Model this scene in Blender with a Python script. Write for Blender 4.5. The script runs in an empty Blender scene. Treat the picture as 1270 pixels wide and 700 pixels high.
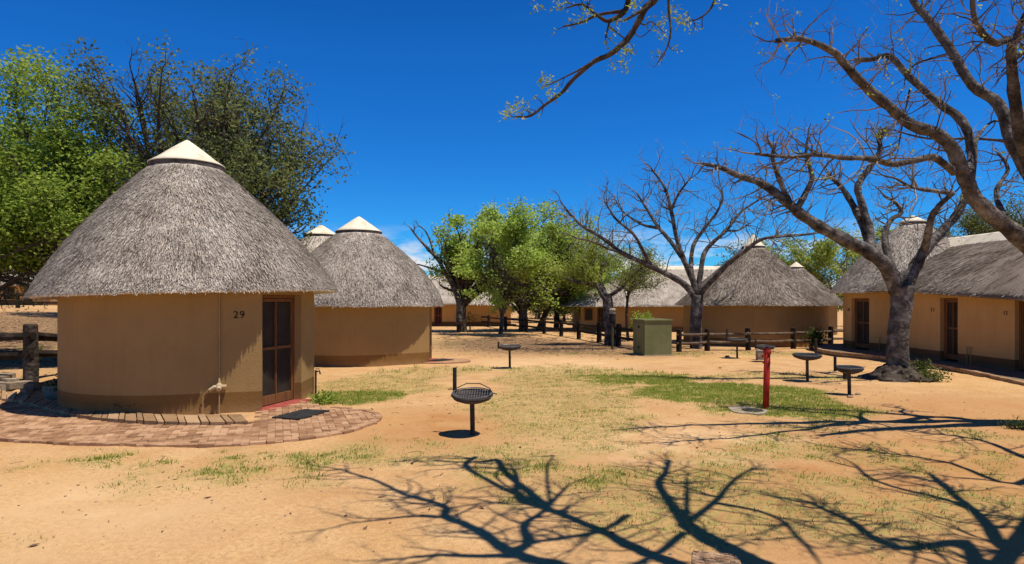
import bpy, math, random
import numpy as np
from mathutils import Vector, Matrix
R = math.radians
random.seed(7); np.random.seed(7)
sc = bpy.context.scene
col = sc.collection

# ------------------------------------------------------------------ camera, sky, sun, exposure
CAM_H = 1.9; F = 800.0; HOR = 372.0
cam = bpy.data.cameras.new("camera"); camo = bpy.data.objects.new("camera", cam); col.objects.link(camo)
camo.location = (0, 0, CAM_H); camo.rotation_euler = (R(90), 0, 0)
cam.sensor_width = 36; cam.lens = F / 1270 * 36; cam.shift_y = (HOR - 350) / 1270
cam.clip_start = 0.05; cam.clip_end = 3000
sc.camera = camo
SUN_EL = 70.0; SUN_BACK = 24.0           # sun stands to the right (+X), a little behind the camera
ts = Vector((math.cos(R(SUN_EL)) * math.cos(R(SUN_BACK)), -math.cos(R(SUN_EL)) * math.sin(R(SUN_BACK)), math.sin(R(SUN_EL))))
SX, SY = -ts.x / ts.z, -ts.y / ts.z
sun = bpy.data.lights.new("sun", 'SUN'); suno = bpy.data.objects.new("sun", sun); col.objects.link(suno)
sun.energy = 4.9; sun.angle = R(0.5); sun.color = (1.0, 0.925, 0.81)
suno.rotation_euler = ts.to_track_quat('Z', 'Y').to_euler()
suno.location = (10, 0, 40)
w = bpy.data.worlds.new("World"); sc.world = w; w.use_nodes = True
nt = w.node_tree; N = nt.nodes; L = nt.links; N.clear()
out = N.new('ShaderNodeOutputWorld'); bg = N.new('ShaderNodeBackground'); sky = N.new('ShaderNodeTexSky')
sky.sky_type = 'NISHITA'; sky.sun_disc = False
sky.sun_elevation = R(SUN_EL); sky.sun_rotation = math.atan2(ts.x, ts.y)
sky.air_density = 1.0; sky.dust_density = 0.25; sky.ozone_density = 3.0; sky.altitude = 1200
hs = N.new('ShaderNodeHueSaturation'); hs.inputs['Saturation'].default_value = 1.3; hs.inputs['Value'].default_value = 1.0; hs.inputs['Hue'].default_value = 0.5
L.new(sky.outputs[0], hs.inputs['Color'])
pol = N.new('ShaderNodeMix'); pol.data_type = 'RGBA'; pol.blend_type = 'MULTIPLY'; pol.inputs[0].default_value = 1.0; pol.inputs[7].default_value = (0.25, 1.04, 1.66, 1)
L.new(hs.outputs[0], pol.inputs[6])
# small fair-weather clouds close to the horizon
tc = N.new('ShaderNodeTexCoord'); sep = N.new('ShaderNodeSeparateXYZ'); L.new(tc.outputs['Generated'], sep.inputs[0])
mp = N.new('ShaderNodeMapping'); mp.inputs['Scale'].default_value = (5, 5, 16); L.new(tc.outputs['Generated'], mp.inputs[0])
cn = N.new('ShaderNodeTexNoise'); cn.inputs['Scale'].default_value = 1.6; cn.inputs['Detail'].default_value = 7; cn.inputs['Roughness'].default_value = 0.6
L.new(mp.outputs[0], cn.inputs['Vector'])
cr = N.new('ShaderNodeMapRange'); cr.inputs[1].default_value = 0.47; cr.inputs[2].default_value = 0.60; cr.clamp = True
L.new(cn.outputs[0], cr.inputs[0])
m1 = N.new('ShaderNodeMapRange'); m1.inputs[1].default_value = 0.115; m1.inputs[2].default_value = 0.06; m1.clamp = True
L.new(sep.outputs[2], m1.inputs[0])
mm = N.new('ShaderNodeMath'); mm.operation = 'MULTIPLY'; L.new(cr.outputs[0], mm.inputs[0]); L.new(m1.outputs[0], mm.inputs[1])
mx = N.new('ShaderNodeMix'); mx.data_type = 'RGBA'; L.new(mm.outputs[0], mx.inputs[0]); zen = N.new('ShaderNodeMapRange'); zen.inputs[1].default_value = .36; zen.inputs[2].default_value = .95; zen.inputs[3].default_value = 1.0; zen.inputs[4].default_value = .38; zen.clamp = True  # zen dims the sky overhead, mostly out of view, to deepen ground shadows
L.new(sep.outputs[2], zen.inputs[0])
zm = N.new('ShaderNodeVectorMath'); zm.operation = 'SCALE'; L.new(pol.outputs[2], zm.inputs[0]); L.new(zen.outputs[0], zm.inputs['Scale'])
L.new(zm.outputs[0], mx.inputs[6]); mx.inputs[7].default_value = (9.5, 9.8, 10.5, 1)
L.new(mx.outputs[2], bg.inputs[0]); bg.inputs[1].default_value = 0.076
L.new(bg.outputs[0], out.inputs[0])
sc.view_settings.view_transform = 'Standard'; sc.view_settings.look = 'None'; sc.view_settings.gamma = 1
sc.view_settings.use_curve_mapping = False; sc.view_settings.exposure = 0.12
try:
    sc.cycles.use_denoising = True
    sc.cycles.max_bounces = 6
except Exception: pass

# ------------------------------------------------------------------ helpers
def S(t): t = np.clip(t, 0, 1); return t * t * (3 - 2 * t)
def vnoise(x, y, seed=0):
    x = np.asarray(x, float); y = np.asarray(y, float)
    xi = np.floor(x); yi = np.floor(y); fx = x - xi; fy = y - yi
    def h(a, b):
        v = np.sin(a * 127.1 + b * 311.7 + seed * 74.7) * 43758.5453
        return v - np.floor(v)
    u = fx * fx * (3 - 2 * fx); v = fy * fy * (3 - 2 * fy)
    return (h(xi, yi) * (1 - u) + h(xi + 1, yi) * u) * (1 - v) + (h(xi, yi + 1) * (1 - u) + h(xi + 1, yi + 1) * u) * v
def fbm(x, y, seed=0, o=4):
    s = 0; a = .5
    for i in range(o): s = s + a * vnoise(x * 2 ** i, y * 2 ** i, seed + i); a *= .5
    return s / (1 - .5 ** o)
def tz(x, y):
    x = np.asarray(x, float); y = np.asarray(y, float)
    z = -0.15 * S((y - 11) / 11) - 0.25 * S((y - 22) / 33)
    z = z + 1.75 * S((-x - 9.6) / 34) * S((y - 11) / 10)
    z = z + .30 * (1 - S((np.sqrt(((x + 10.6) / 2.5) ** 2 + ((y - 14.2) / 2.1) ** 2) - .6) / .7))
    z = z + 0.05 * (fbm(x * .35, y * .35, 3) - .5) * S((y - 6) / 6) * 0.5
    return z
def tzf(x, y): return float(tz(x, y))
def G(px, py):
    Y = 1520 / (py - HOR)
    for _ in range(30):
        X = (px - 635) / F * Y; Y = .5 * Y + .5 * F * (CAM_H - tzf(X, Y)) / (py - HOR)
    X = (px - 635) / F * Y
    return Vector((X, Y, tzf(X, Y)))
def P(px, py, Y): return Vector(((px - 635) / F * Y, Y, CAM_H + (HOR - py) * Y / F))
def SH(px, py, z):
    g = G(px, py); return Vector((g.x - SX * z, g.y - SY * z, z))

class MB:
    def __init__(s): s.v = []; s.f = []; s.n = 0
    def add(s, v, f):
        v = np.asarray(v, float).reshape(-1, 3); s.v.append(v)
        o = s.n
        s.f.extend([tuple(i + o for i in q) for q in f]); s.n += len(v); return s
    def box(s, c, size, rz=0, tilt=None):
        hx, hy, hz = [a / 2 for a in size]; c = Vector(c)
        M = Matrix.Rotation(rz, 3, 'Z')
        if tilt is not None: M = M @ tilt
        v = [c + M @ Vector((x, y, z)) for x in (-hx, hx) for y in (-hy, hy) for z in (-hz, hz)]
        return s.add(v, [(0, 1, 3, 2), (4, 6, 7, 5), (0, 4, 5, 1), (2, 3, 7, 6), (0, 2, 6, 4), (1, 5, 7, 3)])
    def tube(s, pts, rad, n=8, cap=True, rough=0.0):
        pts = [Vector(p) for p in pts]; m = len(pts)
        if not hasattr(rad, '__len__'): rad = [rad] * m
        t0 = (pts[1] - pts[0]).normalized()
        a = t0.orthogonal().normalized(); vs = []
        for i in range(m):
            t = (pts[min(i + 1, m - 1)] - pts[max(i - 1, 0)])
            t = t.normalized() if t.length > 1e-9 else t0
            a = (a - t * a.dot(t)); a = a.normalized() if a.length > 1e-6 else t.orthogonal().normalized()
            b = t.cross(a)
            for k in range(n):
                an = 2 * math.pi * k / n
                r = rad[i] * (1 + (rough * (random.random() - .5) if rough else 0))
                vs.append(pts[i] + (a * math.cos(an) + b * math.sin(an)) * r)
        f = [(i * n + k, i * n + (k + 1) % n, (i + 1) * n + (k + 1) % n, (i + 1) * n + k) for i in range(m - 1) for k in range(n)]
        if cap: f += [tuple(range(n - 1, -1, -1)), tuple((m - 1) * n + k for k in range(n))]
        return s.add(vs, f)
    def lathe(s, c, prof, n=48, close=False):
        c = Vector(c); vs = []; m = len(prof)
        for r, z in prof:
            for k in range(n):
                an = 2 * math.pi * k / n; vs.append((c.x + r * math.cos(an), c.y + r * math.sin(an), c.z + z))
        f = [(i * n + k, i * n + (k + 1) % n, (i + 1) * n + (k + 1) % n, (i + 1) * n + k) for i in range(m - 1) for k in range(n)]
        return s.add(vs, f)
    def prism(s, poly, z0, z1):
        n = len(poly)
        v = [(p[0], p[1], z0) for p in poly] + [(p[0], p[1], z1) for p in poly]
        f = [tuple(range(n - 1, -1, -1)), tuple(range(n, 2 * n))] + [(i, (i + 1) % n, n + (i + 1) % n, n + i) for i in range(n)]
        return s.add(v, f)
    def arr(s): return np.concatenate(s.v) if s.v else np.zeros((0, 3))

ORG = {}
def mesh_np(name, v, faces):
    me = bpy.data.meshes.new(name)
    if isinstance(faces, np.ndarray):
        k = faces.shape[1]; nf = len(faces)
        me.vertices.add(len(v)); me.vertices.foreach_set('co', np.ascontiguousarray(v, np.float32).ravel())
        me.loops.add(nf * k); me.loops.foreach_set('vertex_index', faces.astype(np.int32).ravel())
        me.polygons.add(nf); me.polygons.foreach_set('loop_start', np.arange(0, nf * k, k, dtype=np.int32))
        me.update(calc_edges=True)
    else:
        me.from_pydata([tuple(p) for p in v], [], faces); me.update()
    return me
def tag(o, label=None, cat=None, group=None, kind=None):
    if label: o['label'] = label
    if cat: o['category'] = cat
    if group: o['group'] = group
    if kind: o['kind'] = kind
    return o
def empty(name, loc):
    o = bpy.data.objects.new(name, None); col.objects.link(o); o.location = loc; ORG[o.name] = Vector(loc); o.empty_display_size = .2
    return o
def build(name, mb, m, parent=None, smooth=False, origin=None):
    v, f = (mb.arr(), mb.f) if isinstance(mb, MB) else mb
    v = np.asarray(v, float)
    org = ORG[parent.name] if parent is not None else Vector(origin if origin is not None else (0, 0, 0))
    me = mesh_np(name, v - np.array(org), f)
    o = bpy.data.objects.new(name, me); col.objects.link(o)
    if parent is not None: o.parent = parent
    else: o.location = org
    ORG[o.name] = org
    me.materials.append(m)
    if smooth: me.polygons.foreach_set('use_smooth', np.ones(len(me.polygons), bool)); me.update()
    return o
def copy_tree(o, parent=None):
    c = o.copy(); col.objects.link(c)
    if parent is not None: c.parent = parent
    for ch in [q for q in bpy.data.objects if q.parent is o]: copy_tree(ch, c)
    return c

# ------------------------------------------------------------------ materials
def newmat(name):
    m = bpy.data.materials.new(name); m.use_nodes = True
    nt = m.node_tree; return m, nt, nt.nodes, nt.links, nt.nodes['Principled BSDF']
def ramp(N, stops):
    r = N.new('ShaderNodeValToRGB'); e = r.color_ramp.elements
    while len(e) < len(stops): e.new(0.5)
    for i, (p, c) in enumerate(stops): e[i].position = p; e[i].color = (*c, 1)
    return r
def noise_mat(name, stops, scale=6, rough=.85, bump=.3, bscale=None, stretch=(1, 1, 1), rand=0.0, dist=.02, detail=8, spec=.08, metal=0, transl=0.0, nrough=.6):
    m, nt, N, L, b = newmat(name)
    t = N.new('ShaderNodeTexCoord'); mp = N.new('ShaderNodeMapping'); mp.inputs['Scale'].default_value = stretch
    L.new(t.outputs['Object'], mp.inputs[0])
    n = N.new('ShaderNodeTexNoise'); n.inputs['Scale'].default_value = scale; n.inputs['Detail'].default_value = detail; n.inputs['Roughness'].default_value = nrough
    L.new(mp.outputs[0], n.inputs['Vector'])
    fac = n.outputs[0]
    if rand:
        g = N.new('ShaderNodeNewGeometry'); ma = N.new('ShaderNodeMath'); ma.operation = 'MULTIPLY_ADD'
        s = N.new('ShaderNodeMath'); s.operation = 'SUBTRACT'; L.new(g.outputs['Random Per Island'], s.inputs[0]); s.inputs[1].default_value = .5
        L.new(s.outputs[0], ma.inputs[0]); ma.inputs[1].default_value = rand; L.new(fac, ma.inputs[2]); fac = ma.outputs[0]
    r = ramp(N, stops); L.new(fac, r.inputs[0]); L.new(r.outputs[0], b.inputs['Base Color'])
    b.inputs['Roughness'].default_value = rough; b.inputs['Specular IOR Level'].default_value = spec; b.inputs['Metallic'].default_value = metal
    if bump:
        n2 = N.new('ShaderNodeTexNoise'); n2.inputs['Scale'].default_value = bscale or scale * 4; n2.inputs['Detail'].default_value = 6
        L.new(mp.outputs[0], n2.inputs['Vector'])
        bp = N.new('ShaderNodeBump'); bp.inputs['Strength'].default_value = bump; bp.inputs['Distance'].default_value = dist
        L.new(n2.outputs[0], bp.inputs['Height']); L.new(bp.outputs[0], b.inputs['Normal'])
    if transl:
        tr = N.new('ShaderNodeBsdfTranslucent'); L.new(r.outputs[0], tr.inputs[0]); mxs = N.new('ShaderNodeMixShader'); mxs.inputs[0].default_value = transl
        o = N['Material Output']; L.new(b.outputs[0], mxs.inputs[1]); L.new(tr.outputs[0], mxs.inputs[2]); L.new(mxs.outputs[0], o.inputs[0])
    return m
def wall_mat(name, plinth_z, wallc, plinc):
    m, nt, N, L, b = newmat(name)
    t = N.new('ShaderNodeTexCoord'); sep = N.new('ShaderNodeSeparateXYZ'); L.new(t.outputs['Object'], sep.inputs[0])
    n = N.new('ShaderNodeTexNoise'); n.inputs['Scale'].default_value = 1.3; n.inputs['Detail'].default_value = 7; n.inputs['Roughness'].default_value = .65
    L.new(t.outputs['Object'], n.inputs['Vector'])
    def dk(c, k): return tuple(x * k for x in c)
    ra = ramp(N, [(.25, dk(wallc, .86)), (.55, wallc), (.8, dk(wallc, 1.08))]); L.new(n.outputs[0], ra.inputs[0])
    rb = ramp(N, [(.25, dk(plinc, .72)), (.55, plinc), (.8, dk(plinc, 1.2))]); L.new(n.outputs[0], rb.inputs[0])
    # rain-drip streaks and dust splash along the foot
    mpv = N.new('ShaderNodeMapping'); mpv.inputs['Scale'].default_value = (7, 7, .5); L.new(t.outputs['Object'], mpv.inputs[0])
    ns = N.new('ShaderNodeTexNoise'); ns.inputs['Scale'].default_value = 1.5; ns.inputs['Detail'].default_value = 5; L.new(mpv.outputs[0], ns.inputs['Vector'])
    mr0 = N.new('ShaderNodeMapRange'); mr0.inputs[1].default_value = .52; mr0.inputs[2].default_value = .8; mr0.inputs[3].default_value = 0; mr0.inputs[4].default_value = .16; L.new(ns.outputs[0], mr0.inputs[0])
    ad = N.new('ShaderNodeMath'); ad.operation = 'MULTIPLY_ADD'; L.new(n.outputs[0], ad.inputs[0]); ad.inputs[1].default_value = .012; L.new(sep.outputs[2], ad.inputs[2])
    gt = N.new('ShaderNodeMath'); gt.operation = 'LESS_THAN'; L.new(ad.outputs[0], gt.inputs[0]); gt.inputs[1].default_value = plinth_z
    mx = N.new('ShaderNodeMix'); mx.data_type = 'RGBA'; L.new(gt.outputs[0], mx.inputs[0]); L.new(ra.outputs[0], mx.inputs[6]); L.new(rb.outputs[0], mx.inputs[7])
    ms = N.new('ShaderNodeMix'); ms.data_type = 'RGBA'; L.new(mr0.outputs[0], ms.inputs[0]); L.new(mx.outputs[2], ms.inputs[6]); ms.inputs[7].default_value = (*dk(plinc, .8), 1)
    mr = N.new('ShaderNodeMapRange'); mr.inputs[1].default_value = .22; mr.inputs[2].default_value = -.02; mr.inputs[4].default_value = .9; L.new(ad.outputs[0], mr.inputs[0])
    mf = N.new('ShaderNodeMath'); mf.operation = 'MULTIPLY'; L.new(mr.outputs[0], mf.inputs[0]); L.new(n.outputs[0], mf.inputs[1])
    md = N.new('ShaderNodeMix'); md.data_type = 'RGBA'; L.new(mf.outputs[0], md.inputs[0]); L.new(ms.outputs[2], md.inputs[6]); md.inputs[7].default_value = (.42, .27, .13, 1)
    L.new(md.outputs[2], b.inputs['Base Color']); b.inputs['Roughness'].default_value = .9; b.inputs['Specular IOR Level'].default_value = .15
    n2 = N.new('ShaderNodeTexNoise'); n2.inputs['Scale'].default_value = 22; n2.inputs['Detail'].default_value = 6; L.new(t.outputs['Object'], n2.inputs['Vector'])
    bp = N.new('ShaderNodeBump'); bp.inputs['Strength'].default_value = .22; bp.inputs['Distance'].default_value = .02; L.new(n2.outputs[0], bp.inputs['Height']); L.new(bp.outputs[0], b.inputs['Normal'])
    return m
M = {}
WALLC = (.345, .215, .082); PLC = (.21, .112, .034)
M['wall'] = wall_mat('tan_plaster', .375, WALLC, PLC)
M['wallr'] = wall_mat('ochre_plaster', .40, (.56, .33, .125), (.175, .09, .036))
M['thatch'] = noise_mat('weathered_thatch', [(.05, (.09, .072, .056)), (.34, (.27, .228, .185)), (.6, (.42, .36, .30)), (.95, (.64, .57, .48))], scale=1.6, rough=1, bump=.7, bscale=30, rand=.72, dist=.03, spec=.05)
M['thatchd'] = noise_mat('dark_weathered_thatch', [(.1, (.055, .042, .032)), (.38, (.165, .13, .102)), (.62, (.27, .225, .182)), (.93, (.50, .44, .37))], scale=1.0, rough=1, bump=.7, bscale=26, rand=.65, stretch=(1, 1, .6), dist=.03, spec=.05)
M['cap'] = noise_mat('cream_mortar', [(.28, (.46, .37, .25)), (.46, (.76, .67, .50)), (.8, (.84, .76, .61))], scale=2.2, rough=.9, bump=.3, bscale=18)
M['band'] = noise_mat('dark_flashing', [(.3, (.06, .05, .042)), (.7, (.15, .13, .11))], scale=8, bump=.4)
M['wood'] = noise_mat('varnished_door_wood', [(.3, (.13, .058, .024)), (.7, (.25, .115, .045))], scale=5, stretch=(6, 6, .6), rough=.55, bump=.15)
M['screen'] = noise_mat('insect_screen', [(.3, (.028, .022, .018)), (.7, (.05, .04, .03))], scale=3, rough=.55, bump=.1, bscale=300)
M['dwood'] = noise_mat('creosoted_timber', [(.25, (.012, .009, .007)), (.55, (.032, .023, .017)), (.85, (.09, .065, .048))], scale=5, stretch=(1, 1, .5), rough=.9, bump=.5)
M['gwood'] = noise_mat('sun_greyed_timber', [(.25, (.06, .043, .03)), (.55, (.14, .10, .07)), (.85, (.28, .22, .16))], scale=6, rough=.9, bump=.5)
M['iron'] = noise_mat('sooty_iron', [(.3, (.022, .02, .02)), (.7, (.075, .062, .055))], scale=12, rough=.6, bump=.3, metal=.3)
M['rust'] = noise_mat('ash_rusted_iron', [(.3, (.035, .026, .022)), (.7, (.12, .09, .075))], scale=9, rough=.85, bump=.3)
M['grate'] = noise_mat('steel_grate', [(.3, (.10, .095, .09)), (.7, (.25, .24, .22))], scale=14, rough=.5, bump=.2, metal=.5)
M['red'] = noise_mat('red_paint', [(.25, (.30, .013, .006)), (.6, (.50, .026, .010)), (.85, (.52, .07, .03))], scale=5, rough=.6, bump=.15, spec=.3)
M['redstep'] = noise_mat('red_polished_step', [(.3, (.26, .05, .04)), (.7, (.38, .10, .075))], scale=5, rough=.7, bump=.2)
M['olive'] = noise_mat('olive_painted_steel', [(.25, (.13, .137, .06)), (.6, (.185, .192, .088)), (.85, (.23, .23, .12))], scale=1.6, rough=.6, bump=.1)
M['greenp'] = noise_mat('green_pole_paint', [(.3, (.06, .075, .03)), (.7, (.11, .12, .05))], scale=6, rough=.6, bump=.1)
M['dark'] = noise_mat('dark_rubber', [(.3, (.018, .017, .018)), (.7, (.05, .048, .046))], scale=14, rough=.9, bump=.7, dist=.02)
M['grey'] = noise_mat('grey_concrete', [(.25, (.25, .19, .13)), (.6, (.40, .33, .25)), (.85, (.5, .43, .34))], scale=4, rough=.95, bump=.4)
M['white'] = noise_mat('whitewash', [(.3, (.55, .52, .46)), (.7, (.78, .75, .68))], scale=6, bump=.2)
M['brick'] = noise_mat('clay_pavers', [(.15, (.20, .105, .055)), (.45, (.35, .195, .105)), (.8, (.50, .31, .18))], scale=3, rough=.95, bump=.4, bscale=30, rand=.5)
M['kerb'] = noise_mat('kerb_pavers', [(.15, (.19, .115, .058)), (.45, (.33, .205, .108)), (.8, (.48, .32, .18))], scale=3, rough=.95, bump=.4, bscale=30, rand=.32)
M['stone'] = noise_mat('flat_stones', [(.2, (.15, .11, .075)), (.5, (.27, .205, .14)), (.85, (.40, .32, .22))], scale=4, rough=.95, bump=.5, rand=.5)
M['redbrick'] = noise_mat('red_clay_brick', [(.2, (.20, .115, .065)), (.5, (.34, .215, .13)), (.85, (.50, .35, .22))], scale=9, rough=.95, bump=.4, rand=.5)
M['mortar'] = noise_mat('sandy_mortar', [(.3, (.30, .19, .10)), (.7, (.45, .30, .165))], scale=8, bump=.4)
M['bark'] = noise_mat('grey_brown_bark', [(.34, (.02, .017, .015)), (.46, (.075, .064, .055)), (.55, (.145, .126, .11)), (.70, (.34, .31, .275))], scale=3.2, rough=.97, bump=1.0, bscale=11, dist=.07, nrough=.72, spec=.1)
M['twig'] = noise_mat('pale_twig_bark', [(.3, (.09, .074, .06)), (.5, (.19, .16, .135)), (.75, (.34, .30, .255))], scale=4, rough=.97, bump=.3, bscale=14, rand=.5)
M['barkd'] = noise_mat('dark_bark', [(.2, (.025, .02, .016)), (.5, (.07, .054, .042)), (.8, (.16, .125, .10))], scale=5, rough=.95, bump=.9, bscale=12, dist=.05)
def leafm(name, a, b, c): return noise_mat(name, [(.15, a), (.5, b), (.9, c)], scale=.7, rough=.6, bump=0, rand=.75, transl=.52, spec=.08)
M['leaf_light'] = leafm('fresh_green_leaves', (.15, .23, .03), (.30, .42, .06), (.45, .54, .12))
M['leaf_dark'] = leafm('dull_green_leaves', (.075, .10, .028), (.17, .20, .06), (.31, .33, .13))
M['leaf_mid'] = leafm('spring_green_leaves', (.19, .24, .03), (.35, .42, .06), (.52, .55, .13))
M['leaf_grove'] = leafm('grove_leaves', (.25, .36, .05), (.42, .56, .09), (.60, .70, .20))
M['leaf_olive'] = leafm('olive_leaves', (.08, .10, .03), (.16, .19, .055), (.28, .29, .10))
M['leaf_plant'] = leafm('plant_leaves', (.03, .055, .012), (.075, .12, .025), (.16, .2, .05))
M['grass'] = leafm('grass_blades', (.22, .20, .06), (.40, .34, .12), (.58, .47, .21))
M['litter'] = noise_mat('dry_leaf_litter', [(.1, (.05, .03, .017)), (.5, (.13, .072, .038)), (.9, (.28, .17, .09))], scale=3, rand=.8, bump=0, rough=.9)
M['ink'] = noise_mat('black_numeral_paint', [(.3, (.015, .014, .013)), (.7, (.03, .028, .026))], scale=8, bump=0)
M['pipe'] = noise_mat('painted_pipe', [(.3, (.30, .19, .085)), (.7, (.42, .275, .13))], scale=8, bump=.2)
M['pipe_pale'] = noise_mat('pale_painted_valve', [(.3, (.42, .32, .18)), (.7, (.56, .43, .26))], scale=8, bump=.2)

# ------------------------------------------------------------------ ground
def ell(x, y, cx, cy, rx, ry, edge=.5):
    d = np.sqrt(((x - cx) / rx) ** 2 + ((y - cy) / ry) ** 2); return 1 - S((d - (1 - edge)) / (2 * edge))
def grass_den(x, y):
    n = fbm(x * .9, y * .9, 11); n2 = fbm(x * 2.7, y * 2.7, 31, 3)
    g = np.zeros_like(x)
    green = np.zeros_like(x)
    lush = np.maximum(ell(x, y, 4.5, 13.2, 2.0, 1.9, .45), .75 * ell(x, y, 3.4, 16.2, 1.6, 2.2, .5)); lush = np.maximum(lush, .8 * ell(x, y, 4.8, 11.2, 1.5, .9, .5))
    door = ell(x, y, -3.0, 12.7, .9, 1.0, .4)
    near = .42 * ell(x, y, 4.6, 8.2, 3.4, 1.9, .5)
    dry = 1.2 * np.maximum.reduce([.8 * ell(x, y, .8, 11.3, 1.5, 3.3, .5), .75 * ell(x, y, 1.6, 16.5, 2.2, 3.4, .5), .75 * ell(x, y, -3.0, 14.6, 1.6, 1.8, .5), .55 * ell(x, y, -1.0, 8.0, 2.2, .8, .5), .6 * ell(x, y, 2.4, 6.2, 3.2, 1.3, .5), .5 * ell(x, y, -2.2, 17.5, 2, 2.5, .5), .55 * ell(x, y, 6.5, 16.4, 2.4, 1.0, .5)])
    strip = .62 * ell(x, y, -3.7, 7.7, 2.2, .65, .5) + .3 * ell(x, y, -2.6, 6.6, 1.6, .6, .5) + .35 * ell(x, y, -4.4, 4.9, 1.2, .4, .5) + .5 * ell(x, y, 0.3, 7.0, 1.3, .5, .5)
    fence = .55 * ell(x, y, 7.0, 24.6, 6.5, 1.3, .5) + .5 * ell(x, y, -6, 33, 6, 6, .5)
    g = np.maximum.reduce([lush, door, near, dry, strip, fence])
    cover = S((g * 1.15 + (n - .5) * 1.1 + (n2 - .5) * .7 - .33) / .5)
    green = np.clip(np.maximum.reduce([lush * 1.1, door, .45 * near, .75 * np.clip(strip, 0, 1), .35 * fence]) + (n2 - .5) * .7, 0, 1)
    return cover, green
def litter_den(x, y):
    return np.clip(.95 * ell(x, y, -.3, 31, 3.2, 6.5, .5) + .8 * ell(x, y, 4.2, 27.5, 3.5, 4, .5) + .9 * ell(x, y, -21, 32, 13, 21, .45), 0, 1)

def axis(parts):
    a = []
    for lo, hi, st in parts: a += list(np.arange(lo, hi, st))
    return np.array(sorted(set(np.round(a, 3))))
gx = axis([(-420, -60, 30), (-60, -24, 3), (-24, -12, .5), (-12, 14, .14), (14, 24, .5), (24, 60, 4), (60, 421, 30)])
gy = axis([(-40, 2, 3), (2, 22, .13), (22, 40, .4), (40, 80, 2.5), (80, 200, 15), (200, 700, 50)])
XX, YY = np.meshgrid(gx, gy); xs = XX.ravel(); ys = YY.ravel()
zs = tz(xs, ys) + .022 * (fbm(xs * 1.6, ys * 1.6, 5) - .5) * (ys < 40) + .030 * (fbm(xs * 4, ys * 4, 8, 3) - .5) * (ys < 24)
nx_, ny_ = len(gx), len(gy)
ii = (np.arange(ny_ - 1)[:, None] * nx_ + np.arange(nx_ - 1)[None, :]).ravel()
gf = np.stack([ii, ii + 1, ii + nx_ + 1, ii + nx_], 1)
m, nt, Nn, Ll, b = newmat('sandy_ground')
t = Nn.new('ShaderNodeTexCoord')
def nz(scale, detail=8, rough=.6):
    n = Nn.new('ShaderNodeTexNoise'); n.inputs['Scale'].default_value = scale; n.inputs['Detail'].default_value = detail; n.inputs['Roughness'].default_value = rough
    Ll.new(t.outputs['Object'], n.inputs['Vector']); return n.outputs[0]
def mixc(f, a, bb):
    x = Nn.new('ShaderNodeMix'); x.data_type = 'RGBA'; Ll.new(f, x.inputs[0])
    for sck, v in ((6, a), (7, bb)):
        if isinstance(v, tuple): x.inputs[sck].default_value = (*v, 1)
        else: Ll.new(v, x.inputs[sck])
    return x.outputs[2]
def mrange(s, a, bb, c=0, d=1):
    x = Nn.new('ShaderNodeMapRange'); x.inputs[1].default_value = a; x.inputs[2].default_value = bb; x.inputs[3].default_value = c; x.inputs[4].default_value = d; Ll.new(s, x.inputs[0]); return x.outputs[0]
def math2(op, a, bb):
    x = Nn.new('ShaderNodeMath'); x.operation = op
    for i, v in enumerate((a, bb)):
        if isinstance(v, (int, float)): x.inputs[i].default_value = v
        else: Ll.new(v, x.inputs[i])
    return x.outputs[0]
big = nz(.22, 5); midn = nz(1.3, 8, .65); fine = nz(19, 8, .75); grit = nz(75, 3, .8)
c0 = mixc(mrange(big, .36, .64), (.56, .322, .124), (.46, .252, .112))
c1 = mixc(mrange(midn, .38, .72), c0, (.68, .445, .215))
c2 = mixc(mrange(fine, .42, .70), c1, (.40, .22, .095))
c3 = mixc(mrange(grit, .56, .72), c2, (.76, .55, .31))
c3 = mixc(mrange(grit, .40, .30), c3, (.28, .15, .07))
def attr(nm):
    a = Nn.new('ShaderNodeAttribute'); a.attribute_name = nm; return a.outputs['Fac']
rd = attr('red'); pl = attr('pale')
c3 = mixc(math2('MULTIPLY', rd, mrange(midn, .3, .6)), c3, (.42, .205, .075)); c3 = mixc(math2('MULTIPLY', pl, mrange(midn, .62, .36)), c3, (.70, .48, .26))
gr = attr('grass'); gn = attr('green'); lt = attr('litter')
gcol = mixc(gn, (.40, .31, .105), (.175, .225, .035))
gcol = mixc(mrange(fine, .45, .66, 0, .7), gcol, (.14, .12, .035))
gm = math2('MULTIPLY', gr, mrange(nz(9, 7, .75), .40, .58))
c4 = mixc(gm, c3, gcol)
lm = math2('MULTIPLY', lt, mrange(nz(5, 8, .75), .38, .50))
c5 = mixc(lm, c4, mixc(mrange(grit, .4, .6), (.085, .052, .03), (.20, .125, .07)))
Ll.new(c5, b.inputs['Base Color']); b.inputs['Roughness'].default_value = .97; b.inputs['Specular IOR Level'].default_value = .1
bp = Nn.new('ShaderNodeBump'); bp.inputs['Strength'].default_value = .55; bp.inputs['Distance'].default_value = .03
Ll.new(math2('ADD', math2('MULTIPLY', fine, .8), math2('MULTIPLY', grit, .3)), bp.inputs['Height']); Ll.new(bp.outputs[0], b.inputs['Normal'])
ground = build('ground', (np.stack([xs, ys, zs], 1), gf), m, smooth=True); tag(ground, kind='structure')
cov, grn = grass_den(xs, ys)
redm = 1.0 * np.maximum.reduce([ell(xs, ys, 4.6, 6.6, 3.8, 2.8, .5), ell(xs, ys, -1.2, 9.6, 1.2, 1.6, .5), .8 * ell(xs, ys, 8.0, 10.5, 2.5, 2.5, .5)])
palem = .8 * np.maximum.reduce([ell(xs, ys, 2.2, 8.6, 1.6, 1.2, .5), ell(xs, ys, 1.2, 20.5, 2.6, 2.4, .5), .8 * ell(xs, ys, -4.2, 5.6, 1.8, 1.3, .5)])
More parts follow.
